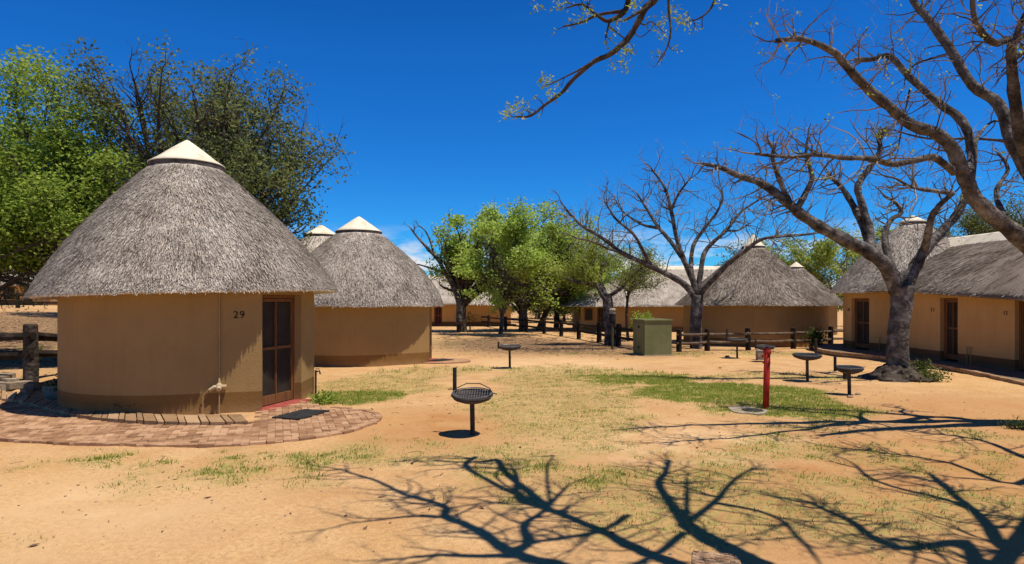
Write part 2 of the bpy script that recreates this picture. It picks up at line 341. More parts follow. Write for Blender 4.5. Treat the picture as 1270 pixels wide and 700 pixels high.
for nm, arr in (('red', redm), ('pale', palem), ('grass', cov), ('green', grn), ('litter', litter_den(xs, ys))):
    a = ground.data.attributes.new(nm, 'FLOAT', 'POINT'); a.data.foreach_set('value', arr.astype(np.float32))
def gz(x, y): return tz(x, y) + .022 * (fbm(np.asarray(x) * 1.6, np.asarray(y) * 1.6, 5) - .5) + .030 * (fbm(np.asarray(x) * 4, np.asarray(y) * 4, 8, 3) - .5)

# ------------------------------------------------------------------ leaf and strand scatter
def unit(a): return a / np.maximum(np.linalg.norm(a, axis=1, keepdims=True), 1e-9)
def leaf_quads(c, l, wd, droop=.0, flat=.0):
    n = len(c)
    d = np.random.normal(size=(n, 3)); d[:, 2] = d[:, 2] * (1 - flat) - droop; d = unit(d)
    u = np.random.normal(size=(n, 3)); u[:, 2] += flat * 2
    s = unit(np.cross(d, u)); l = l * np.random.uniform(.6, 1.25, (n, 1)); wd = wd * np.random.uniform(.7, 1.2, (n, 1))
    v = np.stack([c, c + d * l * .5 + s * wd * .5, c + d * l, c + d * l * .5 - s * wd * .5], 1).reshape(-1, 3)
    f = np.arange(n * 4).reshape(n, 4)
    return v, f
def join(*parts):
    vs = []; fs = []; o = 0
    for v, f in parts: vs.append(v); fs.append(f + o); o += len(v)
    return np.concatenate(vs), np.concatenate(fs)

# ------------------------------------------------------------------ thatched roofs
def roof_fn(E, T, ze, zt, bulge, sag=.0, seed=0, zfun=None):
    def fn(u, v):
        e = E(u); tt = T(u)
        a = 1 - v + bulge * 4 * v * (1 - v) * (1 - .35 * v)
        wob = .035 * (fbm(u * 26, v * 3, seed, 3) - .5)
        x = tt[0] + (e[0] - tt[0]) * a; y = tt[1] + (e[1] - tt[1]) * a
        z = ze + (zt - ze) * v + wob
        if zfun is not None: z = z + zfun(x, y) * (1 - v)
        return np.stack([x, y, z], -1)
    return fn
def thatch(fn, nu, nv, nstr, ln, wd, inner, fringe=1.0, lift=.03):
    us = np.arange(nu) / nu; vs = np.linspace(0, 1, nv)
    pts = [fn(us, np.full(nu, v)) for v in vs]
    # rounded eave lip and underside (towards the middle and up)
    p0 = pts[0]; c = p0.mean(0)
    inn = np.stack([np.full(nu, 0.0)] * 3, 1)
    rad = p0 - inner(us); rad[:, 2] = 0; dirn = unit(rad)
    l1 = p0 - dirn * .05 - np.array([0, 0, .045]); l2 = p0 - dirn * .17 - np.array([0, 0, .05]); l3 = p0 - dirn * .55 + np.array([0, 0, .28])
    rings = [l3, l2, l1] + pts
    V = np.concatenate(rings); mR = len(rings)
    k = np.arange(nu); kk = (k + 1) % nu
    Fq = np.concatenate([np.stack([i * nu + k, i * nu + kk, (i + 1) * nu + kk, (i + 1) * nu + k], 1) for i in range(mR - 1)])
    # straw bundles lying down the slope, denser by area
    u = np.random.rand(nstr * 3); v = np.random.rand(nstr * 3)
    keep = np.random.rand(nstr * 3) < (1.02 - v * .8); u = u[keep][:nstr]; v = v[keep][:nstr]
    nf = int(nstr * .035 * fringe); v[:nf] = np.random.rand(nf) * .03; lo_ = np.random.rand(len(v)) < .35
    v = v * .985
    e = 1e-3
    p = fn(u, v); pv = fn(u, np.clip(v - e, -.1, 1)); pu = fn((u + e) % 1, v)
    down = unit(pv - p); side = unit(pu - p); nrm = unit(np.cross(down, side)); nrm[nrm[:, 2] < 0] *= -1
    ya = np.random.normal(0, .13, (len(u), 1)); d = unit(down + side * ya); s = unit(np.cross(nrm, d))
    l = ln * np.random.uniform(.5, 1.25, (len(u), 1)); ww = wd * np.random.uniform(.4, 1.2, (len(u), 1))
    l[v < .12] *= .6; l[v < .035] *= .62; l[(v < .04) & lo_] *= 1.25
    tip = lift * .75 * np.random.uniform(.2, 1.3, (len(u), 1))
    base = p + nrm * .006
    q = np.stack([base - s * ww * .5, base + s * ww * .5, base + d * l + nrm * tip + s * ww * .4, base + d * l + nrm * tip - s * ww * .4], 1).reshape(-1, 3)
    qf = np.arange(len(u) * 4).reshape(-1, 4)
    return join((V, Fq), (q, qf))
def circ(cx, cy, r, ex=0, ea=0):
    def E(u):
        an = u * 2 * math.pi
        rr = r + ex * np.exp(-((np.mod(an - ea + math.pi, 2 * math.pi) - math.pi) / .45) ** 2)
        return cx + rr * np.cos(an), cy + rr * np.sin(an)
    return E
def rrect(cx, cy, hx, hy, p=3.0):
    # super-ellipse sampled evenly by angle of the straight sides
    def E(u):
        an = u * 2 * math.pi; c = np.cos(an); s = np.sin(an)
        return cx + hx * np.sign(c) * np.abs(c) ** (2 / p), cy + hy * np.sign(s) * np.abs(s) ** (2 / p)
    return E
def segT(cx, cy, hx, hy, E=None, eps=.04):
    def T(u):
        ex, ey = E(u); return cx + np.clip(ex - cx, -hx, hx) + eps * np.sign(ex - cx), cy + np.clip(ey - cy, -hy, hy) + eps * np.sign(ey - cy)
    return T
def seg_mid(E, T, k=.5):
    def f(u):
        t_ = T(u); return np.stack([t_[0], t_[1], np.zeros_like(t_[0])], 1)
    return f

def wall_strip(mb, poly, z0, z1, th=.2):
    """open outer polyline (counter-clockwise seen from above) -> thick wall"""
    pts = [Vector((p[0], p[1])) for p in poly]; n = len(pts); inn = []
    for i in range(n):
        a = pts[max(i - 1, 0)]; c = pts[min(i + 1, n - 1)]; d = (c - a).normalized(); inn.append(pts[i] + Vector((-d.y, d.x)) * th)
    v = []
    for i in range(n):
        for q in (pts[i], inn[i]):
            for z in (z0, z1): v.append((q.x, q.y, z))
    f = []
    for i in range(n - 1):
        a = i * 4; b_ = a + 4
        f += [(a, b_, b_ + 1, a + 1), (a + 2, a + 3, b_ + 3, b_ + 2), (a + 1, b_ + 1, b_ + 3, a + 3), (a, a + 2, b_ + 2, b_)]
    f += [(0, 1, 3, 2)]; a = (n - 1) * 4; f += [(a, a + 2, a + 3, a + 1)]
    mb.add(v, f)

def door(root, A, B, z0, h, recess=.16, leaves=2, light=None):
    """door set back in an opening from A to B (the outside lies to the right of A->B)"""
    A = Vector((A[0], A[1])); B = Vector((B[0], B[1])); d = (B - A).normalized(); nrm = Vector((d.y, -d.x)); wd = (B - A).length
    rz = math.atan2(d.y, d.x)
    o2 = A - nrm * recess
    def at(s, off, z): q = o2 + d * s + nrm * off; return (q.x, q.y, z)
    fr = MB(); fw = .065
    fr.box(at(fw / 2 + .004, 0, z0 + h / 2), (fw, .09, h), rz); fr.box(at(wd - fw / 2 - .004, 0, z0 + h / 2), (fw, .09, h), rz)
    fr.box(at(wd / 2, 0, z0 + h - fw / 2), (wd - 2 * fw - .01, .084, fw), rz)
    dr = build('door', fr, M['wood'], root)
    lw = wd - 2 * fw - .012; x0 = fw + .006
    lf = MB(); t = .05
    for s in (x0 + t / 2, x0 + lw / 2, x0 + lw - t / 2):
        lf.box(at(s, .01, z0 + .03 + (h - fw - .04) / 2), (t if s != x0 + lw / 2 else .03, .035, h - fw - .04), rz)
    for zz, hh in ((z0 + .03 + .09, .16), (z0 + h * .52, .05), (z0 + h - fw - .035, .05)):
        lf.box(at(x0 + lw / 2, .009, zz), (lw - .004, .029, hh), rz)
    build('door_leaf', lf, M['wood'] if light is None else light, dr)
    scn = MB(); scn.box(at(x0 + lw / 2, -.012, z0 + .03 + (h - fw - .04) / 2), (lw - .01, .008, h - fw - .05), rz)
    build('screen', scn, M['screen'], dr)
    hd = MB(); hd.tube([at(x0 + .05, .03, z0 + 1.0), at(x0 + .05, .07, z0 + 1.0), at(x0 + .13, .07, z0 + 1.0)], .009, 6)
    build('handle', hd, M['iron'], dr)
    return dr
def digits(root, txt, pos, dirv, size, name='house_number'):
    cu = bpy.data.curves.new('numeral', 'FONT'); cu.body = txt; cu.size = size; cu.extrude = .006; cu.align_x = 'CENTER'; cu.align_y = 'CENTER'; cu.space_character = 1.15
    tmp = bpy.data.objects.new('numeral', cu); col.objects.link(tmp)
    dg = bpy.context.evaluated_depsgraph_get(); dg.update()
    me = bpy.data.meshes.new_from_object(tmp.evaluated_get(dg)); me.name = name
    bpy.data.objects.remove(tmp, do_unlink=True)
    o = bpy.data.objects.new(name, me); col.objects.link(o); o.parent = root
    d = Vector((dirv[0], dirv[1], 0)).normalized(); n = Vector((d.y, -d.x, 0))
    mt = Matrix((d, Vector((0, 0, 1)), n)).transposed().to_4x4(); mt.translation = Vector(pos) - ORG[root.name]
    o.matrix_local = mt; me.materials.clear(); me.materials.append(M['ink']); ORG[o.name] = ORG[root.name]
    return o

def rondavel(name, label, c, Rw, Re, ze, zc, rc, za, g, rot=0.0, bulge=.06, nstr=9000, ln=.24, wd=.045, with_door=True, thm='thatch', apex=(0, 0), num=None, group='thatched round huts', wallm='wall', doorh=1.98, wall_pts=None, ea=R(-38), zfun=None, sw=1.0):
    root = empty(name, (c[0], c[1], g)); tag(root, label, 'hut', group)
    def pt(r, an): return (c[0] + r * math.cos(an + rot), c[1] + r * math.sin(an + rot))
    mb = MB()
    if with_door:
        Aa = R(-40.7); Ar = Rw * 1.155; Ba = R(-14); Br = Rw * 1.045
        poly = [pt(Br, Ba)] + [pt(Rw, an) for an in np.linspace(R(10), R(284), 64)]
        A = pt(Ar, Aa); B = pt(Br, Ba)
        T0 = Vector(poly[-1]); poly += [tuple(T0.lerp(Vector(A), k)) for k in (.33, .66, 1)]
        wall_strip(mb, poly, g - .3, ze + .22)
        dv = (Vector(B) - Vector(A)).normalized(); nv = Vector((dv.y, -dv.x))
        zt_ = g + .03 + doorh; mid = (Vector(A) + Vector(B)) / 2 - nv * .112
        mb.box((mid.x, mid.y, (zt_ + ze + .22) / 2 - .002), ((Vector(B) - Vector(A)).length - .006, .22, ze + .214 - zt_), math.atan2(dv.y, dv.x))
    else:
        poly = [pt(Rw, an) for an in np.linspace(0, 2 * math.pi - .001, 72)]
        wall_strip(mb, poly, g - .3, ze + .22)
    build('wall', mb, M[wallm], root, smooth=False)
    if with_door:
        door(root, A, B, g + .03, doorh)
        st = MB(); q = (Vector(A) + Vector(B)) / 2 + nv * .03
        st.box((q.x, q.y, g + .02), ((Vector(B) - Vector(A)).length + .1, .34, .07), math.atan2(dv.y, dv.x)); build('doorstep', st, M['redstep'], root)
    E = circ(c[0], c[1], Re, .10 if with_door else 0, ea + rot); ax, ay = c[0] + apex[0], c[1] + apex[1]
    T = circ(ax, ay, rc)
    fn = roof_fn(E, T, ze, zc, bulge, seed=int(abs(c[0]) * 7), zfun=zfun)
    v, f = thatch(fn, 120, 22, nstr, ln, wd, lambda u: np.tile([c[0], c[1], 0], (len(u), 1)))
    rf = build('thatched_roof', (v, f), M[thm], root)
    bd = MB(); bd.lathe((ax, ay, zc), [(rc - .05, -.1), (rc + .035, -.07), (rc + .045, .055), (rc - .02, .06)], 40); build('roof_collar', bd, M['band'], rf)
    cp = MB(); hh = za - zc
    cp.lathe((ax, ay, zc), [(rc - .06, .05), (rc + .055, .058), (rc + .055, .072), (rc * .86, .085 + (hh - .1) * .17), (rc * .55, .1 + (hh - .1) * .48), (rc * .24, .1 + (hh - .1) * .80), (rc * .08, .1 + (hh - .1) * .955), (.012, hh)], 40)
    build('roof_cap', cp, M['cap'], rf, smooth=True)
    return root, pt

# hut in the foreground
H1 = (-6.2, 12.65)
hut1, pt1 = rondavel('thatched_hut', 'large round tan hut with door number 29 and grey thatched cone roof', H1, 2.22, 2.66, 2.03, 4.47, .63, 5.03, -.02, bulge=.10, nstr=95000, ln=.19, wd=.0135, apex=(-.17, 0), zfun=lambda x, y: .075 * (x + 6.2) / 2.6)
Ac = Vector(pt1(2.22 * 1.155, R(-40.7))); T0 = Vector(pt1(2.22, R(284))); dw = (Ac - T0).normalized(); nw = Vector((dw.y, -dw.x))
q = Ac - dw * .36 + nw * .004
digits(hut1, '29', (q.x, q.y, 1.9 - (391 - 372) * q.y / F), dw, .17)
q = Ac - dw * .66 + nw * .014
pp = MB(); pp.tube([(q.x, q.y, .62), (q.x, q.y, 2.1)], .014, 8); build('conduit', pp, M['pipe'], hut1)
vb = MB(); q2 = q + nw * .03
vb.lathe((q2.x, q2.y, .40), [(.012, 0), (.05, .01), (.06, .05), (.045, .09), (.02, .12), (.012, .20)], 12)
vb.tube([(q2.x - dw.x * .15, q2.y - dw.y * .15, .40), (q2.x - dw.x * .08, q2.y - dw.y * .08, .45), (q2.x + dw.x * .11, q2.y + dw.y * .11, .455)], .032, 8)
vb.tube([(q2.x, q2.y, .45), (q2.x + nw.x * .12, q2.y + nw.y * .12, .42)], .035, 8)
build('valve', vb, M['pipe_pale'], hut1)
dp = MB(); dp.tube([(q2.x, q2.y, -.02), (q2.x, q2.y, .36)], .012, 6); dp.tube([(q2.x - dw.x * .25, q2.y - dw.y * .25, -.02), (q2.x - dw.x * .25, q2.y - dw.y * .25, .3), (q2.x - dw.x * .15, q2.y - dw.y * .15, .44)], .010, 6); build('water_pipe', dp, M['pipe'], hut1)

H2 = (-5.15, 21.7)
rondavel('thatched_hut', 'round hut with domed thatch just right of hut 29, mat at its side', H2, 2.33, 2.76, 1.745, 4.12, .72, 4.70, tzf(*H2), rot=R(19), bulge=.175, nstr=60000, ln=.20, wd=.018, doorh=1.75)
H3 = (-8.05, 27.2)
rondavel('thatched_hut', 'hut mostly hidden behind two others, only its cream cap and dark thatch showing', H3, 2.3, 2.75, 1.8, 4.55, .68, 5.06, tzf(*H3), rot=R(13), bulge=.13, nstr=12000, ln=.24, wd=.03, doorh=1.8)
HD = (11.75, 31.4)
hutD, ptD = rondavel('thatched_hut', 'wide round hut with straight dark cone thatch behind the bare tree and fence', HD, 3.3, 3.70, 1.67, 4.42, .5, 5.08, tzf(*HD), with_door=False, bulge=-.01, nstr=36000, ln=.26, wd=.028, thm='thatchd')
HE = (18.5, 42.0)
rondavel('thatched_hut', 'hut peeking out behind the wide dark-roofed hut, cream cap to its upper left', HE, 2.4, 2.9, 1.6, 3.95, .42, 4.37, tzf(*HE), with_door=False, bulge=.02, nstr=9000, ln=.3, wd=.04, thm='thatchd')

# long thatched buildings
def long_house(name, label, c, hx, hy, ex, ey, ze, zr, g, ridge, bulge, nstr, ln, wd, thm, walls, p=3.6, cat='building', zfun=None, capw=.42, slab=.2, group=None):
    root = empty(name, (c[0], c[1], g)); tag(root, label, cat, group)
    mb = MB()
    for poly in walls: wall_strip(mb, poly, g - .4, ze + .3)
    E = rrect(c[0], c[1], ex, ey, p); (rcx, rcy, rhx, rhy) = ridge; T = segT(rcx, rcy, rhx, rhy, E)
    fn = roof_fn(E, T, ze, zr, bulge, seed=int(abs(c[0]) * 3), zfun=zfun)
    v, f = thatch(fn, 160, 18, nstr, ln, wd, seg_mid(E, T))
    rf = build('thatched_roof', (v, f), M[thm], root)
    cp = MB(); al = Vector((1, 0, 0)) if rhx > rhy else Vector((0, 1, 0)); pe = Vector((0, 1, 0)) if rhx > rhy else Vector((1, 0, 0)); hl = max(rhx, rhy) + .25
    prof = [(-capw, -capw * .72), (-capw, -capw * .72 + .07), (-.1, .10), (0, .13), (.1, .10), (capw, -capw * .72 + .07), (capw, -capw * .72)]
    vs = []; K = 9
    for i in range(K):
        s = -hl + 2 * hl * i / (K - 1)
        for a, bz in prof: q = Vector((rcx, rcy, zr + bz)) + al * s + pe * a; vs.append(q)
    n = len(prof)
    fs = [(i * n + k, i * n + k + 1, (i + 1) * n + k + 1, (i + 1) * n + k) for i in range(K - 1) for k in range(n - 1)] + [tuple(range(n)), tuple((K - 1) * n + k for k in range(n - 1, -1, -1))]
    cp.add(vs, fs); build('ridge_cap', cp, M['cap'], rf)
    return root, mb
def cw(p): return [Vector(q) for q in p]
# F: round end and long wing on the right
F1 = (15.6, 25.1); gF = -.10
def on_ray(k, c, r):  # nearest crossing of the ray X = kY with a circle
    a = 1 + k * k; b2 = -(k * c[0] + c[1]); cc = c[0] ** 2 + c[1] ** 2 - r * r
    Y = (-b2 - math.sqrt(b2 * b2 - a * cc)) / a; return Vector((k * Y, Y))
rtF = empty('thatched_building', (F1[0], F1[1], gF)); tag(rtF, 'ochre building at right with round end, long thatched wing and three recessed doors', 'building')
d1a = on_ray((1056 - 635) / F, F1, 2.42); d1b = on_ray((1078 - 635) / F, F1, 2.42)
wA = MB()
a1 = math.atan2(d1a.y - F1[1], d1a.x - F1[0]); b1 = math.atan2(d1b.y - F1[1], d1b.x - F1[0])
WX = 13.42
angs_b = np.linspace(b1, b1 + R(24), 8)
pb = [(F1[0] + 2.42 * math.cos(a), F1[1] + 2.42 * math.sin(a)) for a in angs_b]
pb = [p for p in pb if p[0] < 14.6]
Yd2a, Yd2b = 20.22, 19.42; Yd3a, Yd3b = 17.22, 16.42
ztop = 2.35
wall_strip(wA, pb + [(WX, 22.6), (WX, 21.4), (WX, Yd2a)], gF - .3, ztop)
wall_strip(wA, [(WX, Yd2b), (WX, 18.3), (WX, Yd3a)], gF - .3, ztop)
wall_strip(wA, [(WX, Yd3b), (WX, 14), (WX, 10.0), (19.2, 10.0), (19.2, 25), (17.5, 27.4)] + [(F1[0] + 2.42 * math.cos(a), F1[1] + 2.42 * math.sin(a)) for a in np.linspace(R(62), a1 % (2 * math.pi), 40)], gF - .3, ztop)
DH = 1.93
for (a, b_) in ((d1a, d1b), (Vector((WX, Yd2a)), Vector((WX, Yd2b))), (Vector((WX, Yd3a)), Vector((WX, Yd3b)))):
    dv = (b_ - a).normalized(); nv = Vector((dv.y, -dv.x)); mid = (a + b_) / 2 - nv * .112; zt_ = gF + .13 + DH
    wA.box((mid.x, mid.y, (zt_ + ztop) / 2 - .003), ((b_ - a).length - .006, .21, ztop - zt_), math.atan2(dv.y, dv.x))
build('wall', wA, M['wallr'], rtF)
door(rtF, d1a, d1b, gF + .12, DH); door(rtF, (WX, Yd2a), (WX, Yd2b), gF + .12, DH); door(rtF, (WX, Yd3a), (WX, Yd3b), gF + .12, DH)
digits(rtF, '11', (WX - .004, 20.57, 1.9 - 12.5 * 20.57 / F), (0, -1), .19); digits(rtF, '12', (WX - .004, 17.54, 1.9 - 16.5 * 17.54 / F), (0, -1), .15)
q = on_ray((1052.5 - 635) / F, F1, 2.425); digits(rtF, '10', (q.x, q.y, 1.9 - 12.5 * q.y / F), (-(q.y - F1[1]) , (q.x - F1[0])), .17)
tp = MB()
for yy in (18.95, 18.8):
    tp = MB(); tp.tube([(WX - .06, yy, gF), (WX - .06, yy, .5), (WX + .02, yy, .52)], .014, 6); build('water_pipe', tp, M['pipe'], rtF)
for k in (1091, 1100):
    tp = MB(); q = on_ray((k - 635) / F, F1, 2.47); tp.tube([(q.x, q.y, gF), (q.x, q.y, .5), (q.x + .06, q.y + .04, .52)], .014, 6); build('water_pipe', tp, M['pipe'], rtF)
E = circ(F1[0], F1[1], 2.90); T = circ(F1[0], F1[1], .42)
fn = roof_fn(E, T, 2.20, 4.84, .09, seed=4)
v1 = thatch(fn, 120, 20, 32000, .21, .025, lambda u: np.tile([F1[0], F1[1], 0], (len(u), 1)))
rf1 = build('thatched_roof', v1, M['thatch'], rtF)
bd = MB(); bd.lathe((F1[0], F1[1], 4.84), [(.36, -.1), (.46, -.07), (.47, .055), (.4, .06)], 40); build('roof_collar', bd, M['band'], rf1)
cp = MB(); cp.lathe((F1[0], F1[1], 4.84), [(.38, .05), (.48, .062), (.485, .09), (.33, .17), (.16, .27), (.05, .33), (.01, .345)], 40); build('roof_cap', cp, M['cap'], rf1, smooth=True)
def zf(x, y): return np.clip((y - 20.5) * .055, -.35, .08)
E = rrect(16.5, 17.2, 3.62, 9.4, 4.5); T = segT(16.5, 16.8, 0, 7.9, E)
fn = roof_fn(E, T, 2.14, 4.0, .10, seed=9, zfun=zf)
rf2 = build('thatched_roof', thatch(fn, 240, 18, 60000, .24, .026, seg_mid(E, T)), M['thatchd'], rtF)
def ridge_cap(parent, x, y, z, hx, hy, capw):
    cp = MB(); al = Vector((1, 0, 0)) if hx > hy else Vector((0, 1, 0)); pe = Vector((0, 1, 0)) if hx > hy else Vector((1, 0, 0)); hl = max(hx, hy)
    prof = [(-capw, -capw * .75 - .03), (-capw, -capw * .75 + .05), (-.12, .09), (0, .13), (.12, .09), (capw, -capw * .75 + .05), (capw, -capw * .75 - .03)]
    vs = []; K = 14; n = len(prof)
    for i in range(K):
        s = -hl + 2 * hl * i / (K - 1); jz = random.uniform(-.025, .025)
        for a, bz in prof: vs.append(Vector((x, y, z + bz + jz)) + al * s + pe * a)
    cp.add(vs, [(i * n + k, i * n + k + 1, (i + 1) * n + k + 1, (i + 1) * n + k) for i in range(K - 1) for k in range(n - 1)] + [tuple(range(n)), tuple((K - 1) * n + k for k in range(n - 1, -1, -1))])
    build('ridge_cap', cp, M['cap'], parent)
    d = MB()
    for sgn in (-1, 1): d.box(Vector((x, y, z - capw * .75 - .075)) + pe * sgn * (capw + .015), ((2 * hl, .06, .13) if hx > hy else (.06, 2 * hl, .13)))
    build('roof_collar', d, M['band'], parent)
ridge_cap(rf2, 16.5, 16.6, 4.10, 0, 8.3, .55)

# C: long building behind the fence
gC = tzf(8, 46)
rtC = empty('thatched_building', (10.5, 48.5, gC)); tag(rtC, 'long low building with hipped thatch and pale ridge behind the green cabinet', 'building')
wC = MB()
wall_strip(wC, [(9.0, 46.6), (9.0, 45.2), (19, 45.2), (19, 52.4), (4.9, 52.4), (4.9, 45.9), (6.05, 45.9)], gC - .3, 1.75)
wall_strip(wC, [(6.65, 45.9), (7.1, 45.9), (7.1, 45.2), (9.0, 45.2)], gC - .3, 1.75)
build('wall', wC, M['wall'], rtC)
door(rtC, (6.05, 45.9), (6.65, 45.9), gC, 1.75)
wf = MB(); wf.box((5.45, 45.86, .85), (.5, .06, .75)); wi = build('window', wf, M['screen'], rtC)
wf = MB()
for a in (-.27, .27): wf.box((5.45 + a, 45.84, .85), (.05, .1, .85))
for a in (-.4, .4): wf.box((5.45, 45.84, .85 + a), (.49, .1, .05))
build('window_frame', wf, M['wood'], wi)
E = rrect(11.4, 48.8, 8.0, 4.5, 4.5); T = segT(13.6, 49.0, 3.6, 0, E)
fn = roof_fn(E, T, 1.45, 4.35, .05, seed=2)
rfC = build('thatched_roof', thatch(fn, 180, 16, 26000, .32, .045, seg_mid(E, T)), M['thatch'], rtC)
ridge_cap(rfC, 13.6, 49.0, 4.33, 3.75, 0, .5)

# B: building between second hut and green trees
gB = tzf(-4, 56)
rtB = empty('thatched_building', (-4.5, 58.5, gB)); tag(rtB, 'distant thatched house with red-brown door seen beneath the green trees', 'building')
wB = MB(); wall_strip(wB, [(-6.05, 55.9), (-.1, 55.9), (-.1, 61.5), (-11, 61.5), (-11, 55.9), (-6.75, 55.9)], gB - .3, 1.8); build('wall', wB, M['wallr'], rtB)
door(rtB, (-6.75, 55.9), (-6.05, 55.9), gB, 1.75, light=M['redstep'])
E = rrect(-5.2, 58.7, 6.2, 3.7, 4.5); T = segT(-5.2, 58.7, 3.6, 0, E)
rfB = build('thatched_roof', thatch(roof_fn(E, T, 1.5, 4.0, .06, seed=6), 160, 14, 14000, .4, .05, seg_mid(E, T)), M['thatch'], rtB)
ridge_cap(rfB, -5.2, 58.7, 3.98, 3.7, 0, .45)

# A: house far left on the rise
gA = tzf(-47, 64)
rtA = empty('thatched_building', (-50, 66, gA)); tag(rtA, 'far thatched house on the rise at the left edge, beyond the fence', 'building')
wAA = MB(); wall_strip(wAA, [(-47.6, 64), (-44.6, 64), (-44.6, 70), (-60, 70), (-60, 64), (-48.5, 64)], gA - .4, gA + 2.2); build('wall', wAA, M['wallr'], rtA)
door(rtA, (-48.5, 64), (-47.6, 64), gA, 1.9)
wf = MB(); wf.box((-49.9, 63.98, gA + 1.2), (1.1, .06, 1.1)); wi = build('window', wf, M['screen'], rtA)
wf = MB(); wf.box((-49.9, 63.94, gA + 1.2), (.06, .06, 1.2)); wf.box((-49.9, 63.94, gA + 1.77), (1.2, .058, .06)); wf.box((-49.9, 63.94, gA + .63), (1.2, .058, .06)); build('window_frame', wf, M['dwood'], wi)
E = rrect(-52.2, 67, 7.6, 3.9, 4.5); T = segT(-52.5, 67, 4.6, 0, E)
rfA = build('thatched_roof', thatch(roof_fn(E, T, gA + 2.0, gA + 5.3, .05, seed=6), 160, 14, 12000, .4, .06, seg_mid(E, T)), M['thatch'], rtA)
ridge_cap(rfA, -52.5, 67, gA + 5.28, 4.7, 0, .45)

# ------------------------------------------------------------------ paths and paving
def inside(p, poly):
    x, y = p; r = False; n = len(poly)
    for i in range(n):
        x1, y1 = poly[i]; x2, y2 = poly[(i + 1) % n]
        if (y1 > y) != (y2 > y) and x < (x2 - x1) * (y - y1) / (y2 - y1) + x1: r = not r
    return r
def resample(pts, step):
    pts = [Vector(p) for p in pts]; o = []; acc = 0
    # Catmull-Rom smoothing
    d = []
    for i in range(len(pts) - 1):
        p0 = pts[max(i - 1, 0)]; p1 = pts[i]; p2 = pts[i + 1]; p3 = pts[min(i + 2, len(pts) - 1)]
        for k in range(24):
            t = k / 24; d.append(.5 * ((2 * p1) + (p2 - p0) * t + (2 * p0 - 5 * p1 + 4 * p2 - p3) * t * t + (3 * p1 - p0 - 3 * p2 + p3) * t ** 3))
    d.append(pts[-1]); o = [d[0]]
    for a, b_ in zip(d, d[1:]):
        acc += (b_ - a).length
        if acc >= step: o.append(b_); acc = 0
    return o
def g2(px, py): q = G(px, py); return (q.x, q.y)
outer = resample([(-11.5, 10.2)] + [g2(*p) for p in ((-60, 541), (0, 546), (57, 550), (151, 553), (264, 554), (340, 550), (416, 540), (453, 529), (470, 520), (455, 512), (400, 507))], .1)
lower = resample([(-13, 14.2)] + [g2(*p) for p in ((-60, 486), (0, 497), (38, 506), (76, 516), (113, 523), (170, 528), (240, 530), (312, 529))], .1)
upper = resample([(-12.6, 15.0)] + [g2(*p) for p in ((-60, 478), (0, 488), (38, 496), (76, 505), (113, 513), (151, 518), (208, 520.5), (302, 520.5))], .1)
poly = [tuple(p) for p in lower] + [(-4.0, 10.2), (-4.2, 10.8), (-3.9, 12.1)] + [tuple(p) for p in reversed(outer)]
def sheet(name, poly, lift, m, res=None):
    cx = sum(p[0] for p in poly) / len(poly)
    mb = MB(); n = len(poly); z = [float(gz(p[0], p[1])) for p in poly]
    mb.add([(p[0], p[1], max(z) + lift) for p in poly] + [(p[0], p[1], -.3) for p in poly], [tuple(range(n))] + [(i, n + i, n + (i + 1) % n, (i + 1) % n) for i in range(n)])
    o = build(name, mb, m); tag(o, kind='structure'); return o
PZ = .02
pb_ = MB(); nP = len(poly)
pb_.add([(p[0], p[1], PZ) for p in poly] + [(p[0], p[1], -.3) for p in poly], [tuple(range(nP))] + [(i, n_ := nP + i, nP + (i + 1) % nP, (i + 1) % nP) for i in range(nP)])
tag(build('path_bed', pb_, M['mortar']), kind='structure')
bk = MB(); bw, bl = .105, .215; th = R(-12)
ca, sa = math.cos(th), math.sin(th)
def paver(mb, x, y, lx, ly, rz, z):
    hz_ = .05; t1 = random.uniform(-.012, .012); t2 = random.uniform(-.012, .012); c_ = math.cos(rz); s_ = math.sin(rz); dz = random.uniform(-.004, .005)
    v = []
    for zz, k in ((z - hz_, 1), (z - .006, 1), (z, .92)):
        for a, b_ in ((-1, -1), (1, -1), (1, 1), (-1, 1)):
            X = a * lx / 2 * k; Y = b_ * ly / 2 * k
            v.append((x + X * c_ - Y * s_, y + X * s_ + Y * c_, zz + dz + (t1 * a + t2 * b_) * .3))
    mb.add(v, [(0, 1, 5, 4), (1, 2, 6, 5), (2, 3, 7, 6), (3, 0, 4, 7), (4, 5, 9, 8), (5, 6, 10, 9), (6, 7, 11, 10), (7, 4, 8, 11), (8, 9, 10, 11)])
def herring(poly, mb, org, th, z, step=.105):
    ca, sa = math.cos(th), math.sin(th)
    for i in range(-110, 110):
        for j in range(-60, 60):
            # tiling of the plane by 2x1 herringbone with basis (1,1) and (2,-2)
            bx = i + 2 * j; by = i - 2 * j
            for (ox, oy, lx, ly) in ((1.0, .5, 2, 1), (.5, 2.0, 1, 2)):
                u = (bx + ox) * step; v = (by + oy) * step
                x = org[0] + u * ca - v * sa; y = org[1] + u * sa + v * ca
                if inside((x, y), poly): paver(mb, x, y, lx * step - .006, ly * step - .006, th, z + float(tz(x, y)) * 0)
herring(poly, bk, (-5.5, 9.5), R(20), PZ + .012)
oc = resample([tuple(p) for p in outer], .205)
for a, b_ in zip(oc, oc[1:]):
    d = (b_ - a).normalized(); c_ = (a + b_) / 2; paver(bk, c_.x, c_.y, (b_ - a).length - .008, .105, math.atan2(d.y, d.x), PZ + .02)
tag(build('path', bk, M['brick']), kind='structure')
ke = MB()
lo = resample(lower, .178); up = resample(upper, .178); n = min(len(lo), len(up))
up = [upper[min(int(i * (len(upper) - 1) / (n - 1)), len(upper) - 1)] for i in range(n)]; lo = [lower[min(int(i * (len(lower) - 1) / (n - 1)), len(lower) - 1)] for i in range(n)]
